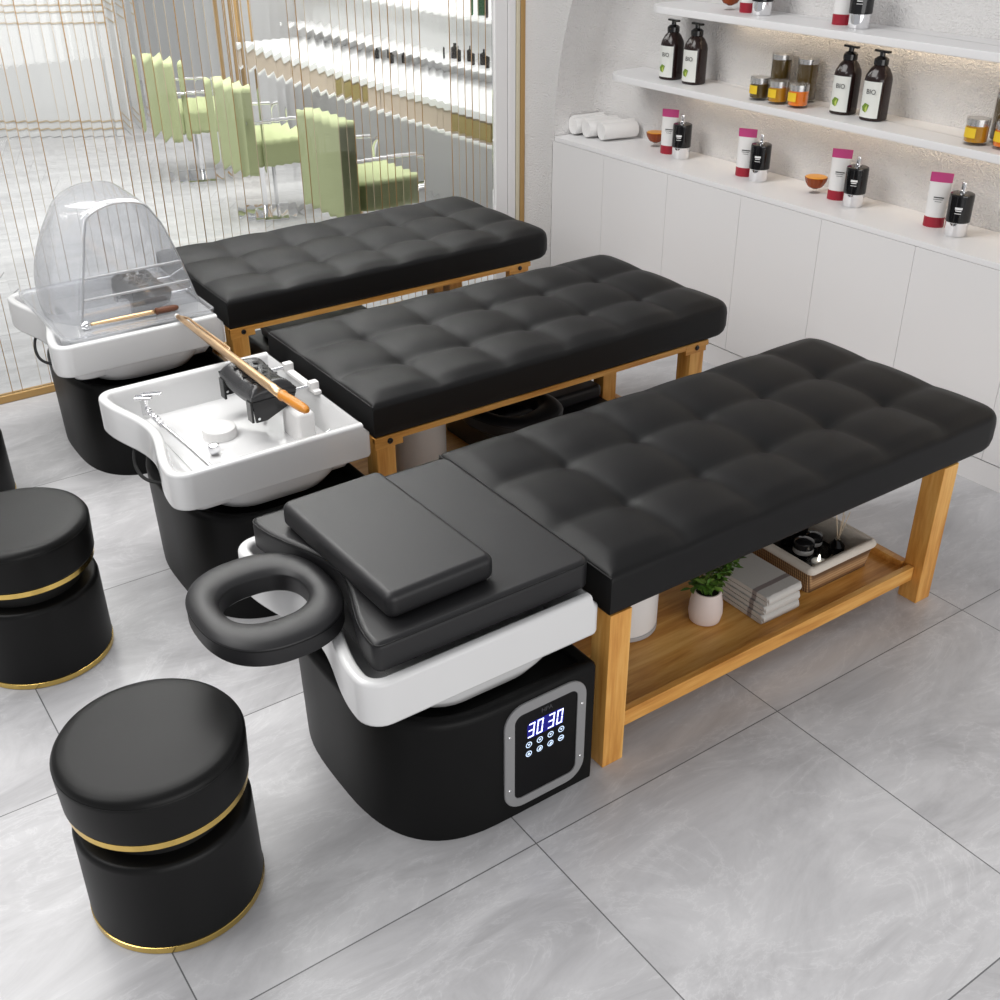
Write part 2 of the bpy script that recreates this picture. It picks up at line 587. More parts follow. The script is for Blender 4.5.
# quarter-round fillet where the niche side meets its back
bm = bmesh.new()
prof = [(XB + 0.001 - 0.09 * (1 - math.sin(a)), -0.09 * (1 - math.cos(a))) for a in [PI / 2 * k / 8 for k in range(9)]]
rows = []
for (y, z) in arch[:18]:
    rows.append([bm.verts.new((px, y + py + 0.001, z)) for px, py in [(XB - 0.09 + 0.09 * math.sin(a), -0.09 * (1 - math.cos(a))) for a in [PI / 2 * k / 8 for k in range(9)]]])
for r0, r1 in zip(rows[:-1], rows[1:]):
    for i in range(8):
        bm.faces.new((r0[i], r0[i + 1], r1[i + 1], r1[i]))
struct('trim_niche_corner', bm, wall_white, 180)

mark1 = set(bpy.data.objects)
# ribbed glass wall with bronze frame
def partition():
    t = thing('ribbed_glass_partition', 'tall ribbed glass screen with thin drawn refraction lines and bronze frame behind the furthest bed', 'glass partition', (0, YG, 0))
    x0, x1, pitch, seg, bulge = -2.6, 3.24, 0.0405, 8, 0.0005
    z0, z1 = 0.032, 2.9
    bm = bmesh.new()
    front = []
    n = int((x1 - x0) / pitch)
    for i in range(n):
        for k in range(seg):
            u = k / seg
            front.append((x0 + (i + u) * pitch, -0.004 - bulge * (1 - (2 * u - 1) ** 2)))
    front.append((x0 + n * pitch, -0.004))
    xe = x0 + n * pitch
    lo = [bm.verts.new((x, y, z0)) for x, y in front]; hi = [bm.verts.new((x, y, z1)) for x, y in front]
    for i in range(len(front) - 1):
        bm.faces.new((lo[i], lo[i + 1], hi[i + 1], hi[i]))
    b = [bm.verts.new(p) for p in ((xe, 0.004, z0), (x0, 0.004, z0), (xe, 0.004, z1), (x0, 0.004, z1))]
    bm.faces.new((b[0], b[1], b[3], b[2]))
    bm.faces.new((lo[-1], b[0], b[2], hi[-1]))
    bm.faces.new((b[1], lo[0], hi[0], b[3]))
    bm.faces.new(lo[::-1] + [b[1], b[0]])
    bm.faces.new(hi + [b[2], b[3]])
    g = obj('ribbed_pane', bm, reed_glass, t, 60)
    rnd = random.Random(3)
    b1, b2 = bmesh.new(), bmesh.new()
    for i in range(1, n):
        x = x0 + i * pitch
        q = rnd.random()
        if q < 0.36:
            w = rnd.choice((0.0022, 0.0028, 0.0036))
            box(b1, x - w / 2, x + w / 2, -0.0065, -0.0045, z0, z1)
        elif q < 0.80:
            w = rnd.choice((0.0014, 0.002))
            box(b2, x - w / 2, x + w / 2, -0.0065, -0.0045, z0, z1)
    obj('refraction_lines', b1, bronze, g, 0)  # brown refraction streaks of the ribs, built as thin strips
    obj('pale_refraction_lines', b2, bronze_pale, g, 0)  # fainter refraction streaks, built the same way in a paler tone
    obj('bottom_rail', bx(x0, 3.39, -0.02, 0.02, 0.0, 0.032, 0.003), old_gold, t)
    bm = bmesh.new()
    box(bm, 3.245, 3.315, -0.012, 0.02, 0.032, 2.9, 0.002)
    box(bm, 3.319, 3.362, -0.016, 0.02, 0.032, 2.9, 0.002)
    obj('white_stile', bm, lacquer, t)
    obj('post', bx(3.386, 3.413, -0.026, 0.03, 0.0, 2.9, 0.002), old_gold, t)
    obj('post_fillet', bx(3.364, 3.385, -0.022, 0.03, 0.0, 2.9, 0.002), mat('champagne', (0.72, 0.66, 0.50), 0.35, metal=0.4), t)
    return t


partition()

mark2 = set(bpy.data.objects)
# cabinets, worktop, plinth
def cabinets():
    ys = [4.465, 4.078, 3.645, 3.207, 2.785, 2.358, 1.93, 1.50, 1.07]
    labels = ['narrow white cabinet at the end nearest the glass screen, under the rolled towels',
              'white cabinet under the first tube and bottle pair from the rolled towels',
              'white cabinet under the second tube and bottle pair from the rolled towels',
              'white cabinet under the third tube and bottle pair, beside the amber bowl',
              'white cabinet directly left of the one below the last bottle pair',
              'white cabinet standing under the last tube and bottle pair',
              'white cabinet behind the foot of the bed with the plant shelf',
              'white cabinet at the picture edge beyond the foot of the plant-shelf bed']
    for i in range(8):
        y1, y0 = ys[i], ys[i + 1]
        t = thing('base_cabinet', labels[i], 'cabinet', (XC, (y0 + y1) / 2, 0), 0, 'white cabinets under the niche')
        h = (y1 - y0) / 2
        obj('carcass', bx(0.022, 0.31, -h + 0.001, h - 0.001, 0.10, ZC - 0.022), lacquer, t, 0)
        obj('door', bx(0.0, 0.02, -h + 0.0006, h - 0.0006, 0.098, ZC - 0.0232, 0.0012), lacquer, t)
    o = obj('cabinet_plinth', bx(XC + 0.006, XC + 0.03, 0.9, 4.465, 0.0, 0.092), lacquer, None, 0)
    tag(o, 'long white plinth board under the row of white cabinets', 'plinth')
    o = obj('worktop', bx(XC - 0.001, XB - 0.002, 0.9, 4.45, ZC - 0.022, ZC, 0.002), shelf_white, None)
    tag(o, 'long white worktop running over the row of cabinets in the niche', 'worktop')


cabinets()


def floating_shelf(z, yend, label):
    t = thing('floating_shelf', label, 'shelf', (XB, yend, z), 0, 'white shelves in the niche')
    L = yend - 0.6
    poly = rrect(-0.262, -0.001, -L, 0.0, (0.001, 0.001, 0.001, 0.11), 8)
    bm = bmesh.new()
    slab(bm, poly, -0.030, 0.0, 0.004, 0.004, 2)
    obj('board', bm, shelf_white, t)
    obj('light_strip', bx(-0.055, -0.035, -L + 0.05, -0.28, -0.034, -0.031), warm_led, t, 0)
    d = bpy.data.lights.new('strip_glow', 'AREA')
    d.shape = 'RECTANGLE'; d.size = 0.02; d.size_y = L - 0.4; d.energy = 0.8; d.color = (1.0, 0.80, 0.56)
    o = bpy.data.objects.new('strip_glow', d); C.objects.link(o); o.parent = t
    o.location = (-0.045, -L / 2 - 0.12, -0.038)
    o.rotation_euler = (0, math.radians(-25), 0)


floating_shelf(1.127, 4.18, 'lower white floating shelf carrying pump bottles and amber jars')
floating_shelf(1.436, 3.93, 'upper white floating shelf with red-based tubes standing on it')

# the niche wall stands a touch off square to the beds
TURN = math.radians(0.8)
PIV = Vector((XC, 4.5, 0))
for o in list((mark1 - mark0) | (set(bpy.data.objects) - mark2)):
    if o.parent is None:
        o.location = PIV + Rz(TURN) @ (o.location - PIV)
        o.rotation_euler.z += TURN

# ---------------------------------------------------------------- massage beds
BW, BL = 0.742, 1.508      # mattress width, length
HEAD = 1.398
YS = (1.575, 2.68, 3.775)


def mattress_bm():
    bm = bmesh.new()
    ZT, ZB, rf, rfoot = 0.578, 0.470, 0.014, 0.075
    us = [0, .002, .005, .010, .018, .030] + [0.03 + (BL - 0.075) * k / 84 for k in range(1, 84)] + [BL - .040, BL - .028, BL - .018, BL - .010, BL - .004, BL]
    vs = [0, .002, .005, .010, .016, .026] + [0.026 + (BW - 0.052) * k / 48 for k in range(1, 48)] + [BW - .026, BW - .016, BW - .010, BW - .005, BW - .002, BW]
    def edge(d, r):
        return 0.0 if d >= r else r - math.sqrt(max(0, r * r - (r - d) ** 2))
    def cell(t, n):
        f = (t * n) % 1.0
        k = int(t * n)
        d = abs(2 * f - 1)
        if (k <= 0 and f < .5) or (k >= n - 1 and f > .5):
            d *= 0.55
        return d
    grid = []
    for v in vs:
        row = []
        dy = max(0.0, abs(v - BW / 2) - (BW / 2 - rfoot))
        xm = BL - (rfoot - math.sqrt(max(0, rfoot ** 2 - dy ** 2)))
        for u in us:
            x = u / BL * xm
            ev = min(v, BW - v)
            z = ZT - edge(ev, rf) - edge(u, 0.010) - edge(BL - u, 0.034)
            du, dv = cell(min(u / BL, .99999), 6), cell(min(v / BW, .99999), 3)
            fade = min(1, max(0, ev / 0.06) ** .8, max(0, u / 0.05) ** .8, max(0, (BL - u) / 0.08) ** .8)
            z += (0.023 - 0.015 * du ** 2.4 - 0.015 * dv ** 2.4 - 0.010 * (du * dv) ** 6) * (0.06 + 0.94 * max(0, fade)) - 0.001
            row.append(bm.verts.new((x, v, z)))
        grid.append(row)
    for a, b in zip(grid[:-1], grid[1:]):
        for i in range(len(a) - 1):
            bm.faces.new((a[i], a[i + 1], b[i + 1], b[i]))
    loop = grid[0][:] + [r[-1] for r in grid[1:]] + grid[-1][-2::-1] + [r[0] for r in grid[-2:0:-1]]
    prev = loop
    for z, d in ((ZB + 0.03, 0.0), (ZB + 0.012, 0.003), (ZB + 0.004, 0.008), (ZB, 0.018)):
        ring = []
        for w in loop:
            x, y = w.co.x, w.co.y
            kx = 2.2 if x > BL * 0.5 else 0.25
            nx = x - d * kx * min(1, max(0, (x - BL * .5) / (BL * .49))) if x > BL * .5 else x + d * kx * min(1, max(0, (BL * .5 - x) / (BL * .49)))
            ny = y + (d * .5 if y < BW / 2 else -d * .5) * min(1, abs(y - BW / 2) / (BW * .49))
            ring.append(bm.verts.new((nx, ny, z)))
        for i in range(len(loop)):
            j = (i + 1) % len(loop)
            bm.faces.new((prev[i], prev[j], ring[j], ring[i]))
        prev = ring
    bm.faces.new(prev)
    return bm


def piping_bm():
    bm = bmesh.new()
    tube(bm, [(0.002, 0.004, 0.574), (0.0015, BW / 2, 0.575), (0.002, BW - 0.004, 0.574)], 0.0022, 8)
    return bm


def make_bed(y0, label, X1=1.243):
    t = thing('massage_bed', label, 'massage bed', (HEAD, y0, 0), 0, 'black massage beds in a row')
    mt = obj('mattress', mattress_bm(), leather, t, 60)
    obj('piping', piping_bm(), leather, mt)
    LW = 0.066
    for x in (0.004, X1):
        for y in (0.002, BW - 0.002 - LW):
            obj('leg', bx(x, x + LW, y, y + LW, 0.0, 0.47, 0.002), wood_z, t)
    return t


bed_a = make_bed(YS[0], 'black tufted massage bed nearest the camera, plant, towels and basket on its oak shelf')
rail_y = 0.05


def bed_lower(t, rail_front, z0, X1=1.243):
    for y in (rail_front, BW - rail_front - 0.022):
        r = obj('apron_rail', bx(0.02 if rail_front > 0.03 else -0.0, X1 + 0.088 if rail_front < .03 else 1.29, y, y + 0.02, z0, 0.4695, 0.0015), wood_x, t)
        if y < BW / 2 and rail_front < 0.03:
            for xb in (0.052, X1 + 0.029):
                obj('corner_plate', bx(xb - 0.052, xb + 0.046, y - 0.0015, y + 0.012, 0.432, 0.4693, 0.001), wood_x, r)
                b = bmesh.new()
                lathe(b, [(0.0095, 0), (0.0095, 0.003), (0.0075, 0.005), (0.004, 0.0055)], 16)
                xf(b, T((xb, y - 0.0015, 0.452)) @ Rx(PI / 2))
                obj('bolt', b, blk_plastic, r)
    sh = obj('shelf', bx(0.02, X1 + 0.047, 0.045, BW - 0.045, 0.078, 0.098), wood_x, t, 0)
    for (x0, x1, y0, y1) in ((0.072, X1 - 0.003, 0.03, 0.05), (0.072, X1 - 0.003, BW - 0.05, BW - 0.03), (X1 - 0.011, X1 + 0.009, 0.07, BW - 0.07), (0.06, 0.08, 0.07, BW - 0.07)):
        obj('shelf_lip', bx(x0, x1, y0, y1, 0.073, 0.121, 0.0015), wood_x, sh)


bed_lower(bed_a, 0.07, 0.44)
bed_b = make_bed(YS[1], 'black tufted massage bed in the middle, between its two twins, at the open washbasin', 1.297)
bed_lower(bed_b, 0.003, 0.450, 1.297)
bed_c = make_bed(YS[2], 'black tufted massage bed beside the ribbed glass, at the clear-hooded washbasin', 1.297)
bed_lower(bed_c, 0.003, 0.450, 1.297)
for t in (bed_b, bed_c):
    obj('centre_leg', bx(1.18, 1.246, 0.34, 0.40, 0.0, 0.47, 0.002), wood_z, t)

# ---------------------------------------------------------------- washbasin units
HY = 0.3425
DX = 0.075    # overall offset of the basin block from the head-side tip to the base


def basin_outline(n=14):
    half = []
    for k in range(n + 1):
        y = 0.285 * k / n
        half.append((0.05 * (0.5 + 0.5 * math.cos(PI * y / 0.285)), y))
    for k in range(1, 8):
        a = PI / 2 * k / 7
        half.append((0.0575 - 0.0575 * math.cos(a), 0.285 + 0.0575 * math.sin(a)))
    for k in range(1, 8):
        half.append((0.0575 + (0.586 - 0.0575) * k / 7, HY))
    for k in range(1, 5):
        a = PI / 2 * k / 4
        half.append((0.586 + 0.02 * math.sin(a), HY - 0.02 + 0.02 * math.cos(a)))
    half.append((0.606, 0.15))
    full = half + [(x, -y) for x, y in half[::-1] if y > 1e-6]
    # orientation: make counter-clockwise
    A = sum(full[i - 1][0] * full[i][1] - full[i][0] * full[i - 1][1] for i in range(len(full)))
    return full if A > 0 else full[::-1]


def lerp_poly(a, b, t):
    return [(p[0] * (1 - t) + q[0] * t, p[1] * (1 - t) + q[1] * t) for p, q in zip(a, b)]


def basin_bm():
    bm = bmesh.new()
    f_inset = globals()['inset']

    def inset(p, d):
        return [(min(x, 0.606 - d), max(-HY + d, min(HY - d, y))) for x, y in f_inset(p, d)]

    O = basin_outline()
    cx, cy = 0.31, 0.0
    floor_o = [((x - cx) * 0.72 + cx, (y - cy) * 0.78) for x, y in O]
    in2 = inset(O, 0.034)
    rings = []
    def rg(p, z): rings.append([(x if z < 0.515 else min(x, 0.606 - 0.026 * min(1, (z - 0.51) / 0.03)), y, z) for x, y in p])
    rg(inset(O, 0.022), 0.438)
    rg(inset(O, 0.008), 0.436)
    rg(inset(O, 0.002), 0.439)
    rg(O, 0.446)
    rg(O, 0.512)
    rg(O, 0.540)
    rg(inset(O, 0.0015), 0.5455)
    rg(inset(O, 0.005), 0.549)
    rg(inset(O, 0.010), 0.550)
    rg(inset(O, 0.020), 0.5495)
    rg(inset(O, 0.026), 0.547)
    rg(inset(O, 0.030), 0.541)
    rg(in2, 0.52)
    rg(lerp_poly(in2, floor_o, 0.35), 0.42)
    rg(lerp_poly(in2, floor_o, 0.6), 0.398)
    rg(floor_o, 0.388)
    rg([((x - cx) * 0.3 + cx, y * 0.3) for x, y in O], 0.380)
    loft(bm, rings, True, True)
    # tapered bowl hanging under the rim wall
    A = rrect(0.125, 0.545, -0.330, 0.330, 0.10, 8)
    B = rrect(0.150, 0.510, -0.292, 0.292, 0.11, 8)
    D = rrect(0.185, 0.465, -0.255, 0.255, 0.11, 8)
    loft(bm, [[(x, y, 0.442) for x, y in A], [(x, y, 0.40) for x, y in lerp_poly(A, B, .45)], [(x, y, 0.365) for x, y in B], [(x, y, 0.345) for x, y in D]])
    return bm


def base_outline(grow=0.0, n=40):
    """D-shaped pedestal outline, straight sides and a full round head"""
    a, b, ex = 0.287 + grow, HY + 0.0045 + grow * 0.1, 2.9
    cx = 0.355
    pts = []
    for k in range(n + 1):
        th = PI / 2 + PI * k / n
        c, s = math.cos(th), math.sin(th)
        pts.append((cx + a * math.copysign(abs(c) ** (2 / ex), c), b * math.copysign(abs(s) ** (2 / ex), s)))
    pts += [(cx + 0.12, -b), (0.592, -b), (0.604, -b + 0.012), (0.604, b - 0.012), (0.592, b), (cx + 0.12, b)]
    return pts


def base_bm():
    bm = bmesh.new()
    rings = []
    for g, z, i in ((0.0, 0.0, 0.0), (0.001, 0.02, 0), (0.008, 0.335, 0), (0.0082, 0.348, 0.003), (0.0082, 0.356, 0.010), (0.0082, 0.358, 0.02), (0.0082, 0.352, 0.034), (0.0082, 0.34, 0.036)):
        p = base_outline(g)
        if i:
            p = inset(p, i)
        rings.append([(x, y, z) for x, y in p])
    loft(bm, rings)
    return bm


def make_basin(y_near, label, z=0.0):
    t = thing('washbasin_unit', label, 'washbasin', (0.766, y_near + HY, z), 0, 'white washbasins on black pedestals')
    obj('basin', basin_bm(), ceramic, t, 50)
    obj('pedestal', base_bm(), blk_base, t, 50)
    b = bmesh.new()
    box(b, 0.5, 0.6, -0.2, 0.2, 0.352, 0.436, 0.01)
    obj('mount_block', b, blk_matte, t)
    return t


un_a = make_basin(1.578, 'white washbasin covered by a black pad, lit control panel on its black pedestal')
un_b = make_basin(2.648, 'open white washbasin with chrome tap and a black neck rest across it')
un_c = make_basin(3.748, 'white washbasin under a clear plastic dome on a black pedestal')


def control_panel(t):
    # local frame of the unit: the near side is -y
    y = -HY - 0.0052
    x0, x1, z0, z1 = 0.330, 0.566, 0.028, 0.338
    def face(bm):
        return xf(bm, T((0, y, 0)) @ Rx(PI / 2))
    bz = bmesh.new()
    o = rrect(x0, x1, z0, z1, 0.055, 8); i = rrect(x0 + 0.027, x1 - 0.027, z0 + 0.027, z1 - 0.027, 0.022, 8)
    loft(bz, [[(a, b, 0.0) for a, b in o], [(a, b, 0.004) for a, b in o], [(a, b, 0.006) for a, b in inset(o, 0.002)], [(a, b, 0.006) for a, b in i], [(a, b, 0.0) for a, b in i]], False, False)
    P = obj('control_panel', face(bz), grey_frame, t)
    s = bmesh.new()
    loft(s, [[(a, b, 0.0005) for a, b in inset(i, -0.001)], [(a, b, 0.003) for a, b in inset(i, -0.001)]])
    obj('screen', face(s), screen, P, 0)
    cx = (x0 + x1) / 2 - 0.002
    # seven-segment clock 30 30
    SEG = {'3': 'abcdg', '0': 'abcdef'}
    def seg_rects(w, h, k):
        g = 0.0012
        return {'a': (-w, w, h - k, h), 'g': (-w, w, -k / 2, k / 2), 'd': (-w, w, -h, -h + k),
                'b': (w - k, w, g, h - g), 'c': (w - k, w, -h + g, -g), 'f': (-w, -w + k, g, h - g), 'e': (-w, -w + k, -h + g, -g)}
    d = bmesh.new()
    for ch, dx in (('3', -0.040), ('0', -0.0155), ('3', 0.0175), ('0', 0.042)):
        rc = seg_rects(0.0085, 0.0205, 0.0036)
        for sname in SEG[ch]:
            a0, a1, b0, b1 = rc[sname]
            sk = lambda zz: zz * 0.10
            vs = [d.verts.new((cx + dx + xx + sk(zz), 0.250 + zz, 0.0036)) for xx, zz in ((a0, b0), (a1, b0), (a1, b1), (a0, b1))]
            d.faces.new(vs)
    obj('clock_digits', face(d), led, P, 0)
    g = bmesh.new()
    vs = [g.verts.new((cx + a, 0.250 + b, 0.0032)) for a, b in rrect(-0.052, 0.054, -0.024, 0.024, 0.012, 4)]
    g.faces.new(vs)
    obj('clock_backlight', face(g), led_blue, P, 0)
    for row, zz in enumerate((0.2085, 0.181)):
        for k in range(4):
            ib = bmesh.new()
            ix = cx - 0.047 + 0.0315 * k
            ro, ri = 0.0088, 0.0066
            n = 20
            a = [ib.verts.new((ix + ro * math.cos(2 * PI * j / n), zz + ro * math.sin(2 * PI * j / n), 0.0036)) for j in range(n)]
            c = [ib.verts.new((ix + ri * math.cos(2 * PI * j / n), zz + ri * math.sin(2 * PI * j / n), 0.0036)) for j in range(n)]
            for j in range(n):
                ib.faces.new((a[j], a[(j + 1) % n], c[(j + 1) % n], c[j]))
            # glyph inside: triangle up / down, dash or drop
            kind = (row * 4 + k) % 4
            if row == 0:
                tri = ((-0.0042, 0.0028), (0.0042, 0.0028), (0, -0.0038))
            elif k == 0:
                tri = ((-0.0052, -0.0034), (0.0052, -0.0034), (0, 0.0054))
            elif k == 3:
                tri = ((-0.0055, -0.002), (0.0055, -0.002), (0.0055, 0.0022), (-0.0055, 0.0022))
            else:
                tri = ((-0.0045, -0.0042), (0.0018, -0.0052), (0.0052, 0.0008), (0.0015, 0.0052))
            ib.faces.new([ib.verts.new((ix + p, zz + q, 0.0037)) for p, q in tri])
            obj('touch_icon', face(ib), led_icon, P, 0)
    tb = text_bm('HPA', 0.017, 0.0002)
    xf(tb, T((cx + 0.004, 0.2935, 0.0034)))
    obj('logo', face(tb), faint_print, P, 0)
    for (sx, sz) in ((x0 + 0.013, 0.26), (x0 + 0.013, 0.095), (x1 - 0.013, 0.26), (x1 - 0.013, 0.095)):
        sb = bmesh.new()
        lathe(sb, [(0.0042, 0.006), (0.0042, 0.0068), (0.003, 0.0078)], 12)
        xf(sb, T((sx, sz, 0)))
        obj('screw', face(sb), chrome, P)
    return P


control_panel(un_a)

# fittings of the open basin (unit-local: subtract the unit's own place)
OB = Vector((0.766, 2.648 + HY, 0))


def L(p): return Vector(p) - OB


def open_fittings(t):
    b = bmesh.new()
    box(b, -0.028, 0.028, -0.014, 0.014, 0.0, 0.010, 0.004, 3)
    lathe(b, [(0.012, -0.05), (0.012, 0.0)], 20)
    xf(b, T(L((0.882, 3.205, 0.545))) @ Rz(math.radians(-30)))
    f = obj('tap', b, chrome, t)
    lv = bmesh.new()
    slab(lv, rrect(-0.01, 0.055, -0.011, 0.011, 0.010, 5), 0.010, 0.016, 0.003, 0.002, 3)
    xf(lv, T(L((0.885, 3.205, 0.547))) @ Rz(math.radians(-25)))
    obj('tap_lever', lv, chrome, f)
    hb = bmesh.new()
    pts = []
    for k in range(90):
        s = k / 89
        a = s * 2 * PI * 7
        c = Vector((0.884 + 0.012 * s, 3.195 - 0.10 * s, 0.515 - 0.02 * s))
        pts.append(L(c) + Vector((0.008 * math.cos(a), 0, 0.008 * math.sin(a))))
    tube(hb, pts, 0.0028, 6)
    obj('spray_hose', hb, chrome, t)
    pb = bmesh.new()
    tube(pb, [L((0.893, 3.10, 0.497)), L((0.905, 2.92, 0.497)), L((0.912, 2.735, 0.497))], 0.0062, 12)
    obj('spray_pipe', pb, chrome, t)
    kb = bmesh.new()
    lathe(kb, [(0.016, 0.382), (0.012, 0.392), (0.007, 0.40), (0.007, 0.442), (0.016, 0.450), (0.019, 0.462), (0.016, 0.474), (0.006, 0.478)], 24)
    xf(kb, T((L((0.985, 2.925, 0)).x, L((0.985, 2.925, 0)).y, 0)))
    obj('drain_knob', kb, chrome, t)
    db = bmesh.new()
    lathe(db, [(0.053, 0.382), (0.053, 0.464), (0.051, 0.471), (0.045, 0.474), (0.02, 0.4745)], 40)
    q = L((1.047, 3.035, 0))
    xf(db, T((q.x, q.y, 0)))
    obj('filter_drum', db, white_plastic, t)
    tb = bmesh.new()
    tube(tb, curve_pts([L((1.08, 3.04, 0.41)), L((1.16, 3.05, 0.405)), L((1.22, 3.10, 0.43)), L((1.24, 3.14, 0.50))], 8), 0.006, 10)
    obj('inlet_tube', tb, white_plastic, t)
    wb = bmesh.new()
    box(wb, -0.03, 0.03, -0.06, 0.06, 0.40, 0.535, 0.012, 3)
    q = L((1.255, 2.90, 0)); xf(wb, T((q.x, q.y, 0)))
    obj('pump_housing', wb, white_plastic, t)
    nb = bmesh.new()
    tube(nb, [L((1.27, 2.79, 0.47)), L((1.31, 2.80, 0.475))], 0.008, 12)
    obj('nozzle', nb, chrome, t)
    cb = bmesh.new()
    box(cb, 1.326 - OB.x, 1.350 - OB.x, 2.92 - OB.y, 3.17 - OB.y, 0.546, 0.558, 0.003)
    for yy in (2.955, 3.135):
        box(cb, 1.322 - OB.x, 1.354 - OB.x, yy - 0.014 - OB.y, yy + 0.014 - OB.y, 0.548, 0.580, 0.005)
    obj('rest_bracket', cb, white_plastic, t)


open_fittings(un_b)


def cable(t, pts):
    b = bmesh.new()
    tube(b, curve_pts(pts, 8), 0.0055, 8)
    obj('power_cable', b, blk_matte, t)


for t in (un_b, un_c):
    cable(t, [(0.075, 0.17, 0.440), (0.036, 0.125, 0.428), (0.022, 0.085, 0.392), (0.030, 0.02, 0.376), (0.085, -0.03, 0.364)])

# pad, pillow and face ring on the covered basin
def basin_pad():
    O = basin_outline()
    ymx, xf_, rf_ = HY - 0.036, 0.598, 0.03
    half = [(x + 0.004 + 0.022 * math.exp(-(y / .16) ** 2), y) for x, y in inset(O, 0.034) if 0 <= y and x < 0.25]
    half.sort(key=lambda p: math.atan2(p[1], 0.25 - p[0]))
    half = [(x, min(y, ymx)) for x, y in half]
    half += [(0.32, ymx), (0.40, ymx), (0.48, ymx)]
    half += [(xf_ - rf_ + rf_ * math.sin(PI / 2 * k / 6), ymx - rf_ + rf_ * math.cos(PI / 2 * k / 6)) for k in range(7)]
    half += [(xf_, 0.18), (xf_, 0.08)]
    poly = [(x, -y) for x, y in half if y > 1e-6] + [(x, y) for x, y in half[::-1]]
    bm = bmesh.new()
    slab(bm, poly, 0.550, 0.622, 0.014, 0.006, 5)
    o = obj('basin_pad', bm, leather_soft, None, 60, (0.772, 1.578 + HY, 0.0))
    tag(o, 'shaped black leather pad lying over the washbasin with the control panel', 'pad')
    pp = bmesh.new()
    path = [(x, y, 0.616) for x, y in inset(poly, 0.001)]
    tube(pp, path + [path[0]], 0.0022, 6)
    obj('piping', pp, leather, o)


basin_pad()
bm = bmesh.new()
poly = rrect(-0.135, 0.137, -0.25, 0.24, 0.022, 5)
slab(bm, poly, 0.0, 0.060, 0.018, 0.018, 5)
for v in bm.verts:
    if v.co.z > 0.03:
        v.co.z += 0.006 * math.cos(v.co.x / 0.132 * 1.3)
o = obj('pillow', bm, leather_soft, None, 60, (1.003, 1.918, 0.624))
o.rotation_euler = (0, 0, math.radians(1.5))
tag(o, 'flat rectangular black leather pillow lying on the black basin pad', 'pillow')


def ring_bm(a_out, b_out, a_in, b_in, h, ex=2.4, n=72):
    """soft oval ring: flat outer wall, puffed top"""
    bm = bmesh.new()
    def oval(a, b, e):
        out = []
        for k in range(n):
            th = 2 * PI * k / n
            c, s = math.cos(th), math.sin(th)
            out.append((a * math.copysign(abs(c) ** (2 / e), c), b * math.copysign(abs(s) ** (2 / e), s)))
        return out
    def mid(t, z):
        p, q = oval(a_out, b_out, ex), oval(a_in, b_in, ex)
        return [(x0 * (1 - t) + x1 * t, y0 * (1 - t) + y1 * t, z) for (x0, y0), (x1, y1) in zip(p, q)]
    prof = [(0.06, 0.0), (0.0, 0.006), (0.0, h - 0.016), (0.004, h - 0.011), (0.02, h - 0.009)]
    for k in range(1, 12):
        u = k / 12
        prof.append((0.02 + 0.96 * u, h - 0.009 + 0.015 * math.sin(PI * u) ** 0.62))
    prof += [(0.98, h - 0.009), (0.996, h - 0.011), (1.0, h - 0.016), (1.0, 0.006), (0.94, 0.0)]
    rings = [mid(t, z) for t, z in prof]
    loft(bm, rings + [rings[0]], False, False)
    bmesh.ops.remove_doubles(bm, verts=bm.verts, dist=1e-6)
    return bm


def face_ring(loc, rz, label, full=True):
    t = thing('face_cradle', label, 'face rest', loc, rz, 'black oval face cradles')
    r = obj('cushion_ring', ring_bm(0.157, 0.182, 0.094, 0.084, 0.056), leather_soft, t, 60)
    p = bmesh.new()
    pts = []
    for k in range(73):
        th = 2 * PI * k / 72
        c, s = math.cos(th), math.sin(th)
        pts.append((0.1565 * math.copysign(abs(c) ** (2 / 2.4), c), 0.1815 * math.copysign(abs(s) ** (2 / 2.4), s), 0.0415))
    tube(p, pts, 0.0018, 6)
    obj('seam_piping', p, leather, r)
    return t


face_ring((0.712, 1.932, 0.5505), 0.0, 'black oval face cradle with open centre at the head of the covered basin')

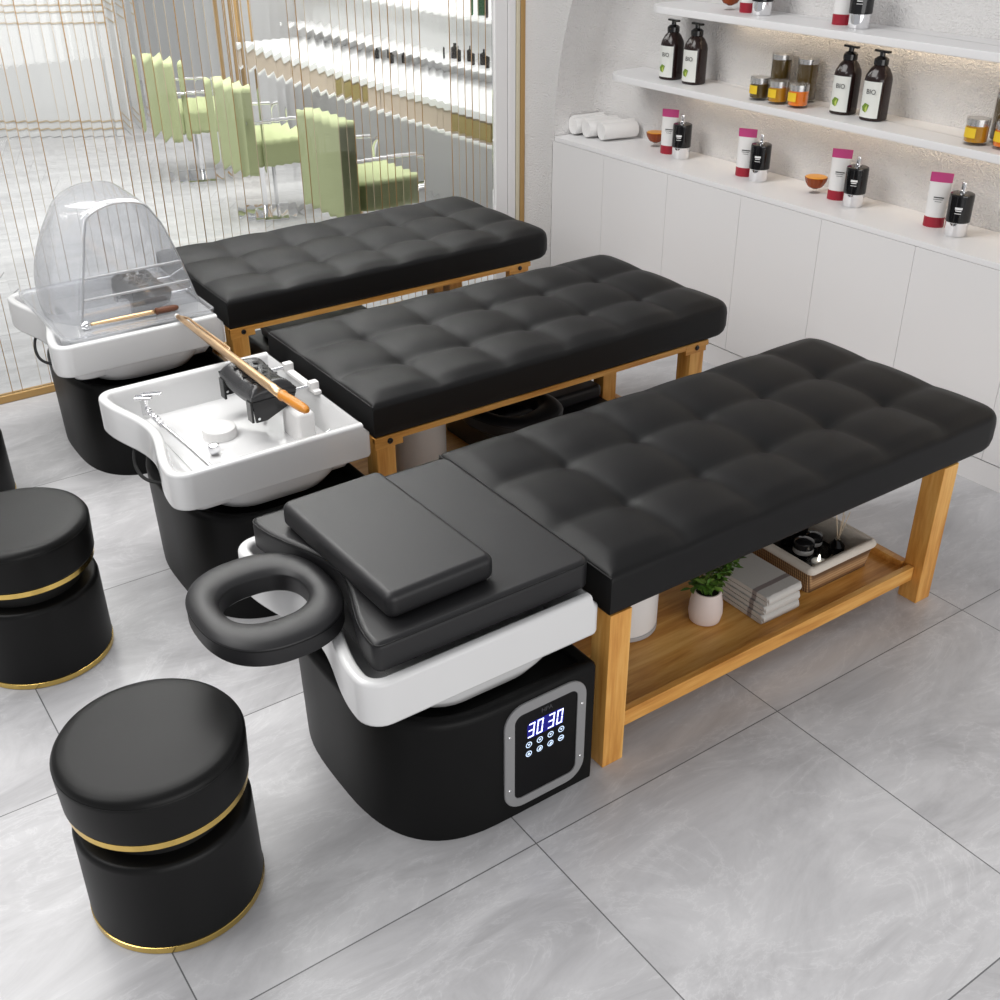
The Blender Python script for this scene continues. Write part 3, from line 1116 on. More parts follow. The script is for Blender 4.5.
# neck rest on the open basin
def neck_rest(loc, label):
    t = thing('neck_rest', label, 'neck rest', loc, 0.0, 'ribbed black neck rests')
    bm = bmesh.new()
    us = [k / 16 for k in range(17)]; vs = [k / 24 for k in range(25)]
    top, bot = [], []
    for v in vs:
        y = (v - .5) * 0.25
        rt, rb = [], []
        for u in us:
            x = (u - .5) * 0.15
            eu = 1 - abs(2 * u - 1) ** 6; ev = 1 - abs(2 * v - 1) ** 10
            z = 0.048 + 0.022 * (abs(2 * v - 1) ** 2) + 0.010 * (1 - (2 * u - 1) ** 2)
            if 0.16 < v < 0.84 and 0.15 < u < 0.85:
                pass
            z = z * (0.55 + 0.45 * eu * ev)
            rt.append(bm.verts.new((x, y, z))); rb.append(bm.verts.new((x * .96, y * .97, 0.004 + 0.012 * (abs(2 * v - 1) ** 2))))
        top.append(rt); bot.append(rb)
    for a, b in zip(top[:-1], top[1:]):
        for i in range(16):
            bm.faces.new((a[i], a[i + 1], b[i + 1], b[i]))
    for a, b in zip(bot[:-1], bot[1:]):
        for i in range(16):
            bm.faces.new((a[i], b[i], b[i + 1], a[i + 1]))
    def loopof(g):
        return g[0][:] + [r[-1] for r in g[1:]] + g[-1][-2::-1] + [r[0] for r in g[-2:0:-1]]
    A, B = loopof(top), loopof(bot)
    for i in range(len(A)):
        j = (i + 1) % len(A)
        bm.faces.new((A[i], B[i], B[j], A[j]))
    pad = obj('pad', bm, mat('black_rubber_pad', (0.030, 0.030, 0.032), 0.25), t, 60)
    hb = bmesh.new()
    for r in range(5):
        for c in range(3):
            sx, sy = -0.034 + 0.034 * c + (0.012 if r % 2 else -0.004), -0.066 + 0.033 * r
            zz = 0.0495 + 0.022 * ((sy / 0.125) ** 2) + 0.010 * (1 - (sx / 0.075) ** 2)
            q = [hb.verts.new((sx + p, sy + k, zz + 0.0012)) for p, k in ((-0.011, -0.005), (0.007, -0.010), (0.012, 0.005), (-0.007, 0.010))]
            hb.faces.new(q)
    obj('vent_slots', hb, blk_matte, pad, 0)
    for s in (-1, 1):
        kb = bmesh.new()
        yy = s * 0.122
        out = [(-0.072, 0.022), (0.070, 0.022), (0.062, -0.006), (-0.030, -0.046), (-0.066, -0.046)]
        a = [kb.verts.new((x, yy - 0.003, z)) for x, z in out]; b = [kb.verts.new((x, yy + 0.003, z)) for x, z in out]
        kb.faces.new(a); kb.faces.new(b[::-1])
        for q in range(5):
            kb.faces.new((a[q], b[q], b[(q + 1) % 5], a[(q + 1) % 5]))
        box(kb, -0.078, -0.070, min(yy, yy - s * 0.035), max(yy, yy - s * 0.035), -0.046, 0.02, 0.002)
        k = obj('bracket', kb, blk_plastic, t, 30)
        sb = bmesh.new()
        lathe(sb, [(0.0045, 0), (0.0045, 0.002), (0.003, 0.003)], 12)
        xf(sb, T((-0.056, yy - 0.003, -0.034)) @ Rx(PI / 2))
        obj('screw', sb, chrome, k)
    for y in (-0.09, 0.09):
        rb = bmesh.new()
        tube(rb, [(0.02, y, 0.012), (0.145, y, 0.012)], 0.0055, 12)
        obj('support_rod', rb, chrome, t)
    return t


nr = neck_rest((1.192, 3.045, 0.553), 'glossy black neck rest with slotted pad across the open washbasin')
dup(nr, (1.20, 4.12, 0.553), 'glossy black neck rest inside the clear dome', group='ribbed black neck rests')


def wand(a, b, c, tip, label, gripmat, rg, r0):
    A, B, Cc = Vector(a), Vector(b), Vector(c)
    t = thing('massage_wand', label, 'massage wand', tuple(A), 0.0)
    bm = bmesh.new()
    n = 14
    tube(bm, [(B - A) * (k / n) for k in range(n + 1)], r0, 28, radii=[r0 * (0.62 + 0.38 * min(1, (k / n) * 2.2)) for k in range(n + 1)])
    obj('rod', bm, brass, t, 180)
    g = bmesh.new()
    d = Cc - B
    prof = [(0, .8), (.04, 1.15), (.10, 1.15), (.14, .95), (.4, 1.05), (.8, 1.0), (.93, .85), (1, .45)]
    tube(g, [B - A + d * s for s, _ in prof], rg, 16, radii=[rg * k for _, k in prof])
    obj('grip', g, gripmat, t)
    if tip == 'white':
        h = bmesh.new()
        o_ = Vector((0.020, 0, 0.004))
        tube(h, [(B - A) * 0.01 + o_ * .3, (B - A) * 0.06 + o_, (B - A) * 0.50 + o_, (B - A) * 0.53 + o_ * .3], 0.0045, 10)
        obj('slim_bar', h, brass, t)
    k = bmesh.new()
    u = (A - B).normalized()
    if tip == 'white':
        tube(k, [u * -0.004, u * 0.01, u * 0.024, u * 0.034], .01, 12, radii=[.008, .0095, .007, .003])
        obj('tip', k, white_plastic, t)
    else:
        tube(k, [u * -0.002, u * 0.006, u * 0.018, u * 0.03], .01, 16, radii=[.010, .016, .016, .008])
        obj('knob', k, chrome, t)
    return t


wand((1.211, 3.77, 0.566), (1.150, 2.765, 0.655), (1.172, 2.640, 0.645), 'white', 'long brass wand with amber grip laid over the open basin and its neck rest', amber, 0.0145, 0.0142)
wand((0.925, 3.868, 0.569), (1.16, 3.862, 0.569), (1.245, 3.858, 0.569), 'chrome', 'short brass wand with brown grip lying beside the clear dome', brown, 0.0115, 0.008)

# clear dome over the third basin
def clear_hood():
    yc = 4.085
    t = thing('steam_hood', 'clear plastic dome standing on the washbasin beside the glass screen', 'steam hood', (1.15, yc, 0.552))
    ctrl = [(-0.245, 0.0), (-0.222, 0.10), (-0.198, 0.22), (-0.172, 0.335), (-0.148, 0.385), (-0.062, 0.414), (0.04, 0.400), (0.085, 0.345), (0.112, 0.290), (0.158, 0.150), (0.198, 0.0)]
    prof = [(p.x, p.z) for p in curve_pts([(x, 0, z) for x, z in ctrl], 6)]
    bm = bmesh.new()
    rows = []
    N = 22
    for i in range(N + 1):
        s = -1 + 2 * i / N
        q = 1 - s * s
        e = 0.02 * max(0, (abs(s) - 0.9) / 0.1) ** 2
        rows.append([bm.verts.new((x * (1 + (0.56 * (0.35 + 0.65 * math.sin(PI * min(1, (z + .05) / .5))) if x < 0 else 0.03) * q - e), 0.168 * s, z * (1 - e))) for x, z in prof])
    for a, b in zip(rows[:-1], rows[1:]):
        for i in range(len(prof) - 1):
            bm.faces.new((a[i], a[i + 1], b[i + 1], b[i]))
    bm.faces.new(rows[0]); bm.faces.new(rows[-1][::-1])
    edge_pts = {i: [v.co.copy() for v in rows[i]] for i in (0, N)}
    d = obj('dome', bm, hood_clear, t, 50)
    for i in (0,):
        b = bmesh.new()
        tube(b, [v.copy() for v in edge_pts[i]], 0.0035, 8)
        obj('edge_bead', b, hood_edge, d)
    for zz in (0.088, 0.165):
        # raised ribs run round both side faces
        xs = [p[0] for p in prof if abs(p[1] - zz) < 0.02]
        x0 = min(xs); x1 = max(xs)
        for s in (-1,):
            b = bmesh.new()
            box(b, x0 + 0.008, x1 - 0.006, s * 0.1695 - 0.004, s * 0.1695 + 0.004, zz - 0.005, zz + 0.005, 0.003)
            obj('rib', b, hood_edge, d)
    tr = bmesh.new()
    o = rrect(-0.345, 0.205, -0.305, 0.315, (0.05, 0.02, 0.02, 0.05), 6)
    o = [(x + (0.05 * (0.5 + 0.5 * math.cos(PI * min(1, abs(y) / 0.295))) if x < -0.29 else 0), y) for x, y in o]
    loft(tr, [[(x, y, -0.001) for x, y in o], [(x, y, 0.012) for x, y in o], [(x, y, 0.012) for x, y in inset(o, 0.008)], [(x, y, 0.0005) for x, y in inset(o, 0.012)]], False, True)
    obj('tray', tr, hood_clear, t, 40)
    return t


clear_hood()

# ---------------------------------------------------------------- stools
def make_stool(loc, label):
    t = thing('round_stool', label, 'stool', loc, 0.0, 'round black stools with gold rings')
    b = bmesh.new(); lathe(b, [(0.180, 0.0), (0.1895, 0.002), (0.1895, 0.017), (0.186, 0.019)], 72); obj('foot_ring', b, gold, t)
    b = bmesh.new(); lathe(b, [(0.186, 0.017), (0.188, 0.021), (0.187, 0.232), (0.184, 0.243), (0.176, 0.249), (0.15, 0.250)], 72); obj('body', b, stool_fab, t)
    b = bmesh.new(); lathe(b, [(0.148, 0.245), (0.148, 0.305)], 64); obj('neck', b, blk_matte, t)
    b = bmesh.new(); lathe(b, [(0.165, 0.298), (0.184, 0.299), (0.187, 0.302), (0.187, 0.317), (0.18, 0.319)], 72); obj('seat_ring', b, gold, t)
    b = bmesh.new(); lathe(b, [(0.180, 0.316), (0.187, 0.319), (0.191, 0.325), (0.1945, 0.410), (0.193, 0.424), (0.187, 0.433), (0.177, 0.438), (0.158, 0.440), (0.08, 0.442), (0.02, 0.442)], 72)
    s = obj('seat', b, stool_fab, t)
    b = bmesh.new()
    tube(b, [(0.1930 * math.cos(2 * PI * k / 72), 0.1930 * math.sin(2 * PI * k / 72), 0.420) for k in range(73)], 0.0016, 6)
    obj('seam', b, stool_fab, s)
    return t


st = make_stool((0.394, 1.842, 0), 'round black stool with gold rings, whole in view before the panel basin')
dup(st, (0.390, 2.890, 0), 'round black stool with gold rings, cut by the picture edge, facing the open basin')
dup(st, (0.381, 3.945, 0), 'round black stool showing only a dark sliver, facing the domed basin')

# ---------------------------------------------------------------- things under the beds
ZS = 0.0985


def bucket(loc, label):
    t = thing('water_bucket', label, 'bucket', loc, 0.0, 'white water buckets under the beds')
    b = bmesh.new(); lathe(b, [(0.094, 0.0), (0.098, 0.004), (0.098, 0.018), (0.100, 0.02), (0.100, 0.195), (0.097, 0.200), (0.09, 0.200), (0.088, 0.19)], 48); obj('body', b, white_plastic, t)
    b = bmesh.new(); lathe(b, [(0.0995, 0.001), (0.1008, 0.002), (0.1008, 0.014), (0.0995, 0.015)], 48, cap0=False, cap1=False); obj('base_band', b, mat('bucket_grey', (.45, .45, .46), .4), t)
    b = bmesh.new(); lathe(b, [(0.088, 0.183), (0.088, 0.188), (0.05, 0.192), (0.02, 0.192)], 40); obj('lid', b, mat('bucket_lid', (0.10, 0.085, 0.075), .3), t)
    return t


bk = bucket((1.751, 1.925, ZS), 'white bucket behind the front leg, left of the potted plant')
dup(bk, (1.760, 3.05, ZS), 'white bucket with dark lid on the shelf of the middle bed')


def potted_plant():
    t = thing('potted_plant', 'small green plant in a pale pink pot on the oak shelf', 'plant', (1.957, 1.80, ZS))
    b = bmesh.new()
    lathe(b, [(0.034, 0.0), (0.044, 0.004), (0.049, 0.03), (0.047, 0.06), (0.041, 0.09), (0.038, 0.100), (0.034, 0.100), (0.033, 0.085)], 40)
    obj('pot', b, pot_mat, t)
    b = bmesh.new(); lathe(b, [(0.034, 0.08), (0.034, 0.088), (0.015, 0.091)], 24); obj('soil', b, soil, t)
    rnd = random.Random(5)
    lb = bmesh.new(); sb = bmesh.new()
    def leaf(p, d, ln, mi):
        d = d.normalized()
        side = d.cross(Vector((rnd.uniform(-.4, .4), rnd.uniform(-.4, .4), 1))).normalized()
        nrm = side.cross(d)
        w = ln * 0.20
        prev = None
        for s, k in ((0, .12), (.3, .9), (.55, 1.0), (.8, .6), (1, .04)):
            c = p + d * ln * s - Vector((0, 0, 1)) * ln * .22 * s * s
            a = lb.verts.new(c + side * w * k + nrm * w * .25 * k); m_ = lb.verts.new(c); e = lb.verts.new(c - side * w * k + nrm * w * .25 * k)
            if prev:
                for q in ((prev[0], a, m_, prev[1]), (prev[1], m_, e, prev[2])):
                    lb.faces.new(q).material_index = mi
            prev = (a, m_, e)
    for i in range(26):
        an = rnd.uniform(0, 2 * PI); tilt = rnd.uniform(.15, .9)
        top = Vector((math.cos(an) * tilt * .085, math.sin(an) * tilt * .075, rnd.uniform(.125, .165)))
        if i >= 15:   # one branch reaches to the right
            f = (i - 14) / 11
            top = Vector((0.045 + .095 * f + rnd.uniform(-.01, .01), .01 + rnd.uniform(-.02, .02), .125 + .028 * f + rnd.uniform(-.008, .008)))
        base = Vector((math.cos(an) * .012, math.sin(an) * .012, .085))
        mid_ = (base + top) / 2 + Vector((0, 0, .02))
        pts = curve_pts([base, mid_, top], 5)
        tube(sb, pts, .0012, 5)
        for k in range(10):
            p = pts[min(len(pts) - 1, 3 + int(k / 9 * (len(pts) - 4)))]
            a2 = rnd.uniform(0, 2 * PI)
            dd = Vector((math.cos(a2), math.sin(a2), rnd.uniform(-.1, .8)))
            leaf(p, dd, rnd.uniform(.022, .036), 1 if rnd.random() < .4 else 0)
    f = obj('foliage', lb, [leaf_mat, leaf_light], t, 180)
    f['kind'] = 'stuff'
    obj('stems', sb, leaf_mat, t)


potted_plant()


def towel_bm(w, d, h, rnd):
    """folded towel: a rounded slab with a fold line round the front"""
    bm = bmesh.new()
    n = 12
    hh = h / 2
    for leafn in (0, 1):
        prof = rrect(-d / 2 + 0.002 * leafn, d / 2, hh * leafn + 0.0004, hh * (leafn + 1) - 0.0004, hh * 0.47, 5)
        rings = []
        for k in range(n + 1):
            x = -w / 2 + w * k / n
            e = min(1.0, min(k, n - k) / 1.2)
            sc = 0.86 + 0.14 * math.sqrt(e)
            cz = hh * (leafn + .5)
            rings.append([(x + rnd.uniform(-.0006, .0006), y * (0.99 + .01 * e) + rnd.uniform(-.0006, .0006), cz + (z - cz) * sc + rnd.uniform(-.0005, .0005)) for y, z in prof])
        loft(bm, rings)
    # the fold that joins both leaves at the front
    prof = [(-d / 2 + 0.010 - (h * 0.42) * math.cos(a), h / 2 + (h / 2 - .0008) * math.sin(a)) for a in [-PI / 2 + PI * k / 10 for k in range(11)]]
    loft(bm, [[(x, y, z) for y, z in prof] for x in (-w / 2 + .003, 0, w / 2 - .003)])
    return bm


def towels():
    rnd = random.Random(11)
    z = ZS
    for i, (h, lab) in enumerate(((0.030, 'grey striped folded towel at the bottom of the stack on the oak shelf'), (0.028, 'grey striped folded towel in the middle of the stack on the oak shelf'), (0.030, 'grey striped folded towel on top of the stack on the oak shelf'))):
        o = obj('folded_towel', towel_bm(0.150 - .004 * i, 0.25, h, rnd), towel_stripe, None, 60, (2.145 + rnd.uniform(-.003, .003), 1.808 + rnd.uniform(-.004, .004), z))
        o.rotation_euler = (0, 0, math.radians(rnd.uniform(-1.5, 1.5)))
        tag(o, lab, 'towel', 'folded towels under the near bed')
        z += h + 0.0003


towels()


def basket():
    t = thing('wicker_basket', 'woven wicker basket with cream cloth liner on the oak shelf', 'basket', (2.425, 1.865, ZS))
    b = bmesh.new()
    o0 = rrect(-0.132, 0.132, -0.15, 0.15, 0.012, 4); o1 = rrect(-0.142, 0.142, -0.16, 0.16, 0.014, 4)
    loft(b, [[(x, y, 0.0) for x, y in o0], [(x, y, 0.085) for x, y in o1], [(x, y, 0.085) for x, y in inset(o1, 0.012)], [(x, y, 0.012) for x, y in inset(o0, 0.012)]])
    obj('body', b, wicker, t, 30)
    l = bmesh.new()
    oo = rrect(-0.148, 0.148, -0.166, 0.166, 0.018, 5)
    loft(l, [[(x, y, 0.074) for x, y in oo], [(x, y, 0.082) for x, y in inset(oo, -0.003)], [(x, y, 0.094) for x, y in inset(oo, 0.004)], [(x, y, 0.096) for x, y in inset(oo, 0.014)], [(x, y, 0.090) for x, y in inset(oo, 0.024)], [(x, y, 0.05) for x, y in inset(oo, 0.030)], [(x, y, 0.016) for x, y in inset(oo, 0.034)]], False, False)
    obj('liner', l, linen, t, 60)
    f = bmesh.new()
    box(f, -0.115, 0.115, -0.132, 0.132, 0.012, 0.016)
    obj('inner_floor', f, blk_matte, t, 0)


basket()
ZI = ZS + 0.0165


def jar(loc, r, h, label):
    t = thing('cosmetic_jar', label, 'jar', loc, 0.0, 'dark jars in the wicker basket')
    b = bmesh.new(); lathe(b, [(r * .88, 0), (r * .94, .004), (r, h * .45), (r * 1.02, h * .62)], 32); obj('glass', b, jar_dark, t)
    b = bmesh.new(); lathe(b, [(r * 1.022, h * .50), (r * 1.035, h * .51), (r * 1.05, h * .68), (r * 1.04, h * .69)], 32, cap0=False); obj('band', b, jar_band, t)
    b = bmesh.new(); lathe(b, [(r * 1.06, h * .69), (r * 1.06, h * .84), (r * .98, h * .93), (r * .7, h * .98), (r * .2, h)], 32); obj('lid', b, jar_dark, t)
    return t


jar((2.385, 1.825, ZI), 0.030, 0.085, 'larger dark jar with a pale band beside the tealight in the basket')
jar((2.455, 1.845, ZI), 0.025, 0.070, 'smaller dark jar with a pale band behind the glass bowl in the basket')


def mini_bottle(loc, r, h, label):
    t = thing('dark_bottle', label, 'bottle', loc, 0.0, 'dark bottles in the wicker basket')
    b = bmesh.new(); lathe(b, [(r * .9, 0), (r, .004), (r, h * .62), (r * .6, h * .72), (r * .45, h * .76)], 28); obj('glass', b, jar_dark, t)
    b = bmesh.new(); lathe(b, [(r * .55, h * .76), (r * .55, h * .97), (r * .4, h)], 24); obj('cap', b, blk_plastic, t)
    return t


mini_bottle((2.435, 1.925, ZI), 0.024, 0.115, 'dark bottle standing in the basket behind the larger jar')
mini_bottle((2.490, 1.925, ZI), 0.022, 0.105, 'dark bottle standing in the basket beside the reed sticks')


def tealight():
    t = thing('tealight', 'lit tealight in a small clear dish at the front of the basket', 'candle', (2.375, 1.755, ZI))
    b = bmesh.new(); lathe(b, [(0.026, 0.035), (0.034, 0.036), (0.039, 0.05), (0.036, 0.05), (0.031, 0.041)], 32, cap0=True); obj('dish', b, glass_thin, t)
    b = bmesh.new(); lathe(b, [(0.020, 0.0), (0.020, 0.035), (0.019, 0.035)], 24); obj('foot', b, jar_dark, t)
    b = bmesh.new(); lathe(b, [(0.022, 0.038), (0.022, 0.046), (0.018, 0.047)], 28); obj('wax', b, wax, t)
    b = bmesh.new(); lathe(b, [(0.001, 0.046), (0.0042, 0.052), (0.0036, 0.060), (0.0008, 0.070)], 12); obj('flame', b, flame_m, t)
    t = thing('glass_bowl', 'small faceted clear bowl between tealight and jars in the basket', 'bowl', (2.425, 1.785, ZI))
    b = bmesh.new()
    n = 28
    rings = []
    for r, z in ((0.014, 0.0), (0.022, 0.012), (0.031, 0.035), (0.035, 0.048), (0.031, 0.048), (0.026, 0.034), (0.016, 0.014)):
        rings.append([((r + (0.0016 if k % 2 else -0.0016)) * math.cos(2 * PI * k / n), (r + (0.0016 if k % 2 else -0.0016)) * math.sin(2 * PI * k / n), z) for k in range(n)])
    loft(b, rings)
    obj('bowl_glass', b, glass_thin, t, 20)


tealight()


def reed_diffuser():
    t = thing('reed_diffuser', 'dark reed diffuser with pale sticks in the basket corner', 'diffuser', (2.512, 1.80, ZI))
    b = bmesh.new(); lathe(b, [(0.022, 0), (0.024, .004), (0.024, 0.03), (0.012, 0.044), (0.010, 0.052)], 28); obj('bottle', b, jar_dark, t)
    for k in range(5):
        a = 2 * PI * k / 5 + .4
        s = bmesh.new(); tube(s, [(0, 0, 0.045), (0.022 * math.cos(a), 0.022 * math.sin(a), 0.150)], 0.0015, 6)
        obj('stick', s, reed_stick, t)


reed_diffuser()


# accessories stored on the shelves of the two further beds
def stored_pad(loc, label):
    b = bmesh.new()
    slab(b, rrect(-0.27, 0.27, -0.26, 0.26, (0.06, 0.01, 0.01, 0.06), 5), 0.0, 0.10, 0.016, 0.008, 4)
    o = obj('stored_pad', b, leather_soft, None, 60, loc)
    tag(o, label, 'pad', 'spare black pads under the beds')
    b = bmesh.new()
    slab(b, rrect(-0.24, 0.24, -0.125, 0.125, 0.02, 5), 0.0, 0.055, 0.016, 0.016, 4)
    p = obj('stored_pillow', b, leather_soft, None, 60, (loc[0] + 0.02, loc[1] + 0.06, loc[2] + 0.1003))
    return o, p


o, p = stored_pad((2.27, 3.03, ZS), 'spare black basin pad stored on the shelf of the middle bed')
tag(p, 'spare black pillow lying on the stored pad under the middle bed', 'pillow', 'spare pillows under the beds')
face_ring((2.08, 2.93, ZS + 0.1560), 0.3, 'spare black face cradle stored under the middle bed beside the white bucket')
o, p = stored_pad((1.95, 4.13, ZS), 'spare black basin pad stored on the shelf of the bed by the glass')
tag(p, 'spare black pillow lying on the stored pad under the bed by the glass', 'pillow', 'spare pillows under the beds')

# ---------------------------------------------------------------- things in the niche
def rolled_towel(loc, rz, label):
    bm = bmesh.new()
    ln = 0.185
    inner, outer = [], []
    turns, r_out = 3.2, 0.047
    n = 90
    for k in range(n + 1):
        a = 2 * PI * turns * k / n
        r = 0.006 + (r_out - 0.006) * k / n
        outer.append((r * math.cos(a), r * math.sin(a)))
        rr = max(0.001, r - 0.0127)
        inner.append((rr * math.cos(a), rr * math.sin(a)))
    rows = []
    for (xx, sc) in ((-ln / 2, .965), (-ln / 2 + .008, 1), (ln / 2 - .008, 1), (ln / 2, .965)):
        rows.append([bm.verts.new((xx, y * sc, z * sc)) for y, z in outer] + [bm.verts.new((xx, y * sc, z * sc)) for y, z in inner[::-1]])
    m = len(rows[0])
    for a, b in zip(rows[:-1], rows[1:]):
        for i in range(m):
            bm.faces.new((a[i], a[(i + 1) % m], b[(i + 1) % m], b[i]))
    for r in (rows[0], rows[-1]):
        for i in range(n):
            bm.faces.new((r[i], r[i + 1], r[m - 2 - i], r[m - 1 - i]))
    o = obj('rolled_towel', bm, terry, None, 60, loc)
    o.rotation_euler = (0, 0, rz)
    tag(o, label, 'towel', 'rolled white towels on the worktop')


rolled_towel((3.592, 4.404, ZC + 0.0475), -0.12, 'rolled white towel deepest in the niche corner on the worktop')
rolled_towel((3.600, 4.310, ZC + 0.0475), -0.16, 'rolled white towel in the middle of the three on the worktop')
rolled_towel((3.620, 4.215, ZC + 0.0475), -0.20, 'rolled white towel next to the amber bowl on the worktop')

# labels face the room at an angle: local -x is the front of every bottle and tube
def make_tube(loc, rz, label):
    t = thing('cream_tube', label, 'cosmetic tube', loc, rz, 'white tubes with red caps')
    n = 32
    def sec(wy, wx, z):
        return [(wx * math.cos(2 * PI * k / n), wy * math.sin(2 * PI * k / n), z) for k in range(n)]
    b = bmesh.new(); loft(b, [sec(.036, .026, .034), sec(.0365, .026, .06), sec(.038, .015, .12), sec(.0385, .006, .162)]); obj('body', b, tube_white, t)
    b = bmesh.new(); loft(b, [sec(.0365, .027, .0), sec(.037, .0275, .004), sec(.037, .0275, .036), sec(.034, .025, .038)]); obj('cap', b, red_cap, t)
    b = bmesh.new(); loft(b, [sec(.0388, .0066, .1605), sec(.0392, .005, .18), sec(.0395, .0035, .194)]); obj('crimp', b, magenta, t)
    b = bmesh.new()
    for (y0, y1, z0, z1) in ((-.022, .014, .1065, .1105), (-.018, .014, .1005, .1025), (-.016, .008, .093, .0945)):
        xx = -(.026 - (.026 - .015) * ((z0 + z1) / 2 - .06) / .06) - 0.0012
        b.faces.new([b.verts.new((xx, y, z)) for y, z in ((y0, z0), (y1, z0), (y1, z1), (y0, z1))])
    obj('print', b, ink, t, 0)
    return t


def make_bottle(loc, rz, label):
    t = thing('perfume_bottle', label, 'bottle', loc, rz, 'black perfume bottles with silver bases')
    b = bmesh.new(); lathe(b, [(.038, 0), (.040, .003), (.040, .048), (.0405, .050)], 40); obj('silver_base', b, chrome, t)
    b = bmesh.new(); lathe(b, [(.0415, .050), (.0425, .053), (.0425, .142), (.041, .148), (.034, .151), (.014, .150)], 40); obj('black_body', b, blk_plastic, t)
    b = bmesh.new(); lathe(b, [(.013, .150), (.013, .160), (.0095, .161), (.0095, .186), (.008, .188)], 24); obj('atomiser', b, chrome, t)
    b = bmesh.new()
    for (half, z0, z1) in ((.30, .099, .107), (.24, .093, .0965), (.26, .084, .086)):
        for k in range(6):
            a0, a1 = PI - half + half * 2 * k / 6, PI - half + half * 2 * (k + 1) / 6
            b.faces.new([b.verts.new((.0431 * math.cos(a), .0431 * math.sin(a), z)) for a, z in ((a0, z0), (a1, z0), (a1, z1), (a0, z1))])
    obj('print', b, white_print, t, 0)
    return t


RZ = math.radians(28)
tubes = [((3.628, 3.868), 'white tube with red cap beside the amber bowl nearest the rolled towels'),
         ((3.612, 3.372), 'white tube with red cap standing alone, second from the rolled towels'),
         ((3.640, 2.892), 'white tube with red cap third from the towels, by the other amber bowl'),
         ((3.640, 2.436), 'white tube with red cap fourth and last along the worktop'),
         ]
bots = [((3.612, 3.768), 'black bottle with silver base in the pair nearest the rolled towels'),
        ((3.604, 3.282), 'black bottle with silver base, second along from the rolled towels'),
        ((3.618, 2.792), 'black bottle with silver base, third along, past the second amber bowl'),
        ((3.612, 2.322), 'black bottle with silver base, last one along the worktop')]
tb0 = make_tube((*tubes[0][0], ZC), RZ, tubes[0][1])
for (p, lab) in tubes[1:]:
    dup(tb0, (*p, ZC), lab)
bt0 = make_bottle((*bots[0][0], ZC), RZ, bots[0][1])
for (p, lab) in bots[1:]:
    dup(bt0, (*p, ZC), lab)
ZU = 1.436
dup(tb0, (3.628, 3.455, ZU), 'white tube with red cap on the upper shelf, between footed glass and bottle')
dup(bt0, (3.615, 3.37, ZU), 'silver base of a bottle on the upper shelf beside the footed glass')
dup(tb0, (3.640, 2.985, ZU), 'white tube with red cap on the upper shelf, above the pump bottles')
dup(bt0, (3.615, 2.885, ZU), 'black bottle with silver base on the upper shelf above the pump bottles')


def amber_bowl(loc, label):
    t = thing('amber_bowl', label, 'glass bowl', loc, 0.0, 'footed amber glass bowls')
    n = 32
    def ring(r, z, w): return [((r * (1 + (w if k % 2 else -w))) * math.cos(2 * PI * k / n), (r * (1 + (w if k % 2 else -w))) * math.sin(2 * PI * k / n), z) for k in range(n)]
    b = bmesh.new(); loft(b, [ring(.022, 0, 0), ring(.022, .003, 0), ring(.008, .009, 0), ring(.008, .016, 0)]); obj('foot', b, glass_thin, t)
    b = bmesh.new(); loft(b, [ring(.010, .017, .0), ring(.028, .026, .03), ring(.040, .045, .03), ring(.045, .064, .03), ring(.0435, .064, .03)]); obj('bowl_glass', b, mat('amber_glass', (0.26, 0.045, 0.004), 0.08), t, 20)
    b = bmesh.new(); lathe(b, [(.0435, .0645), (.041, .0665), (.02, .068)], 28); obj('contents', b, mat('orange_wax', (0.85, 0.36, 0.03), 0.3), t)
    return t


ab = amber_bowl((3.70, 4.06, ZC), 'footed amber bowl between the rolled towels and the first tube')
ab.location = (3.672, 4.005, ZC)
dup(ab, (3.640, 3.005, ZC), 'footed amber bowl between two tube and bottle pairs')
dup(ab, (3.628, 3.56, ZU), 'footed amber bowl on the upper shelf, only its base in view')


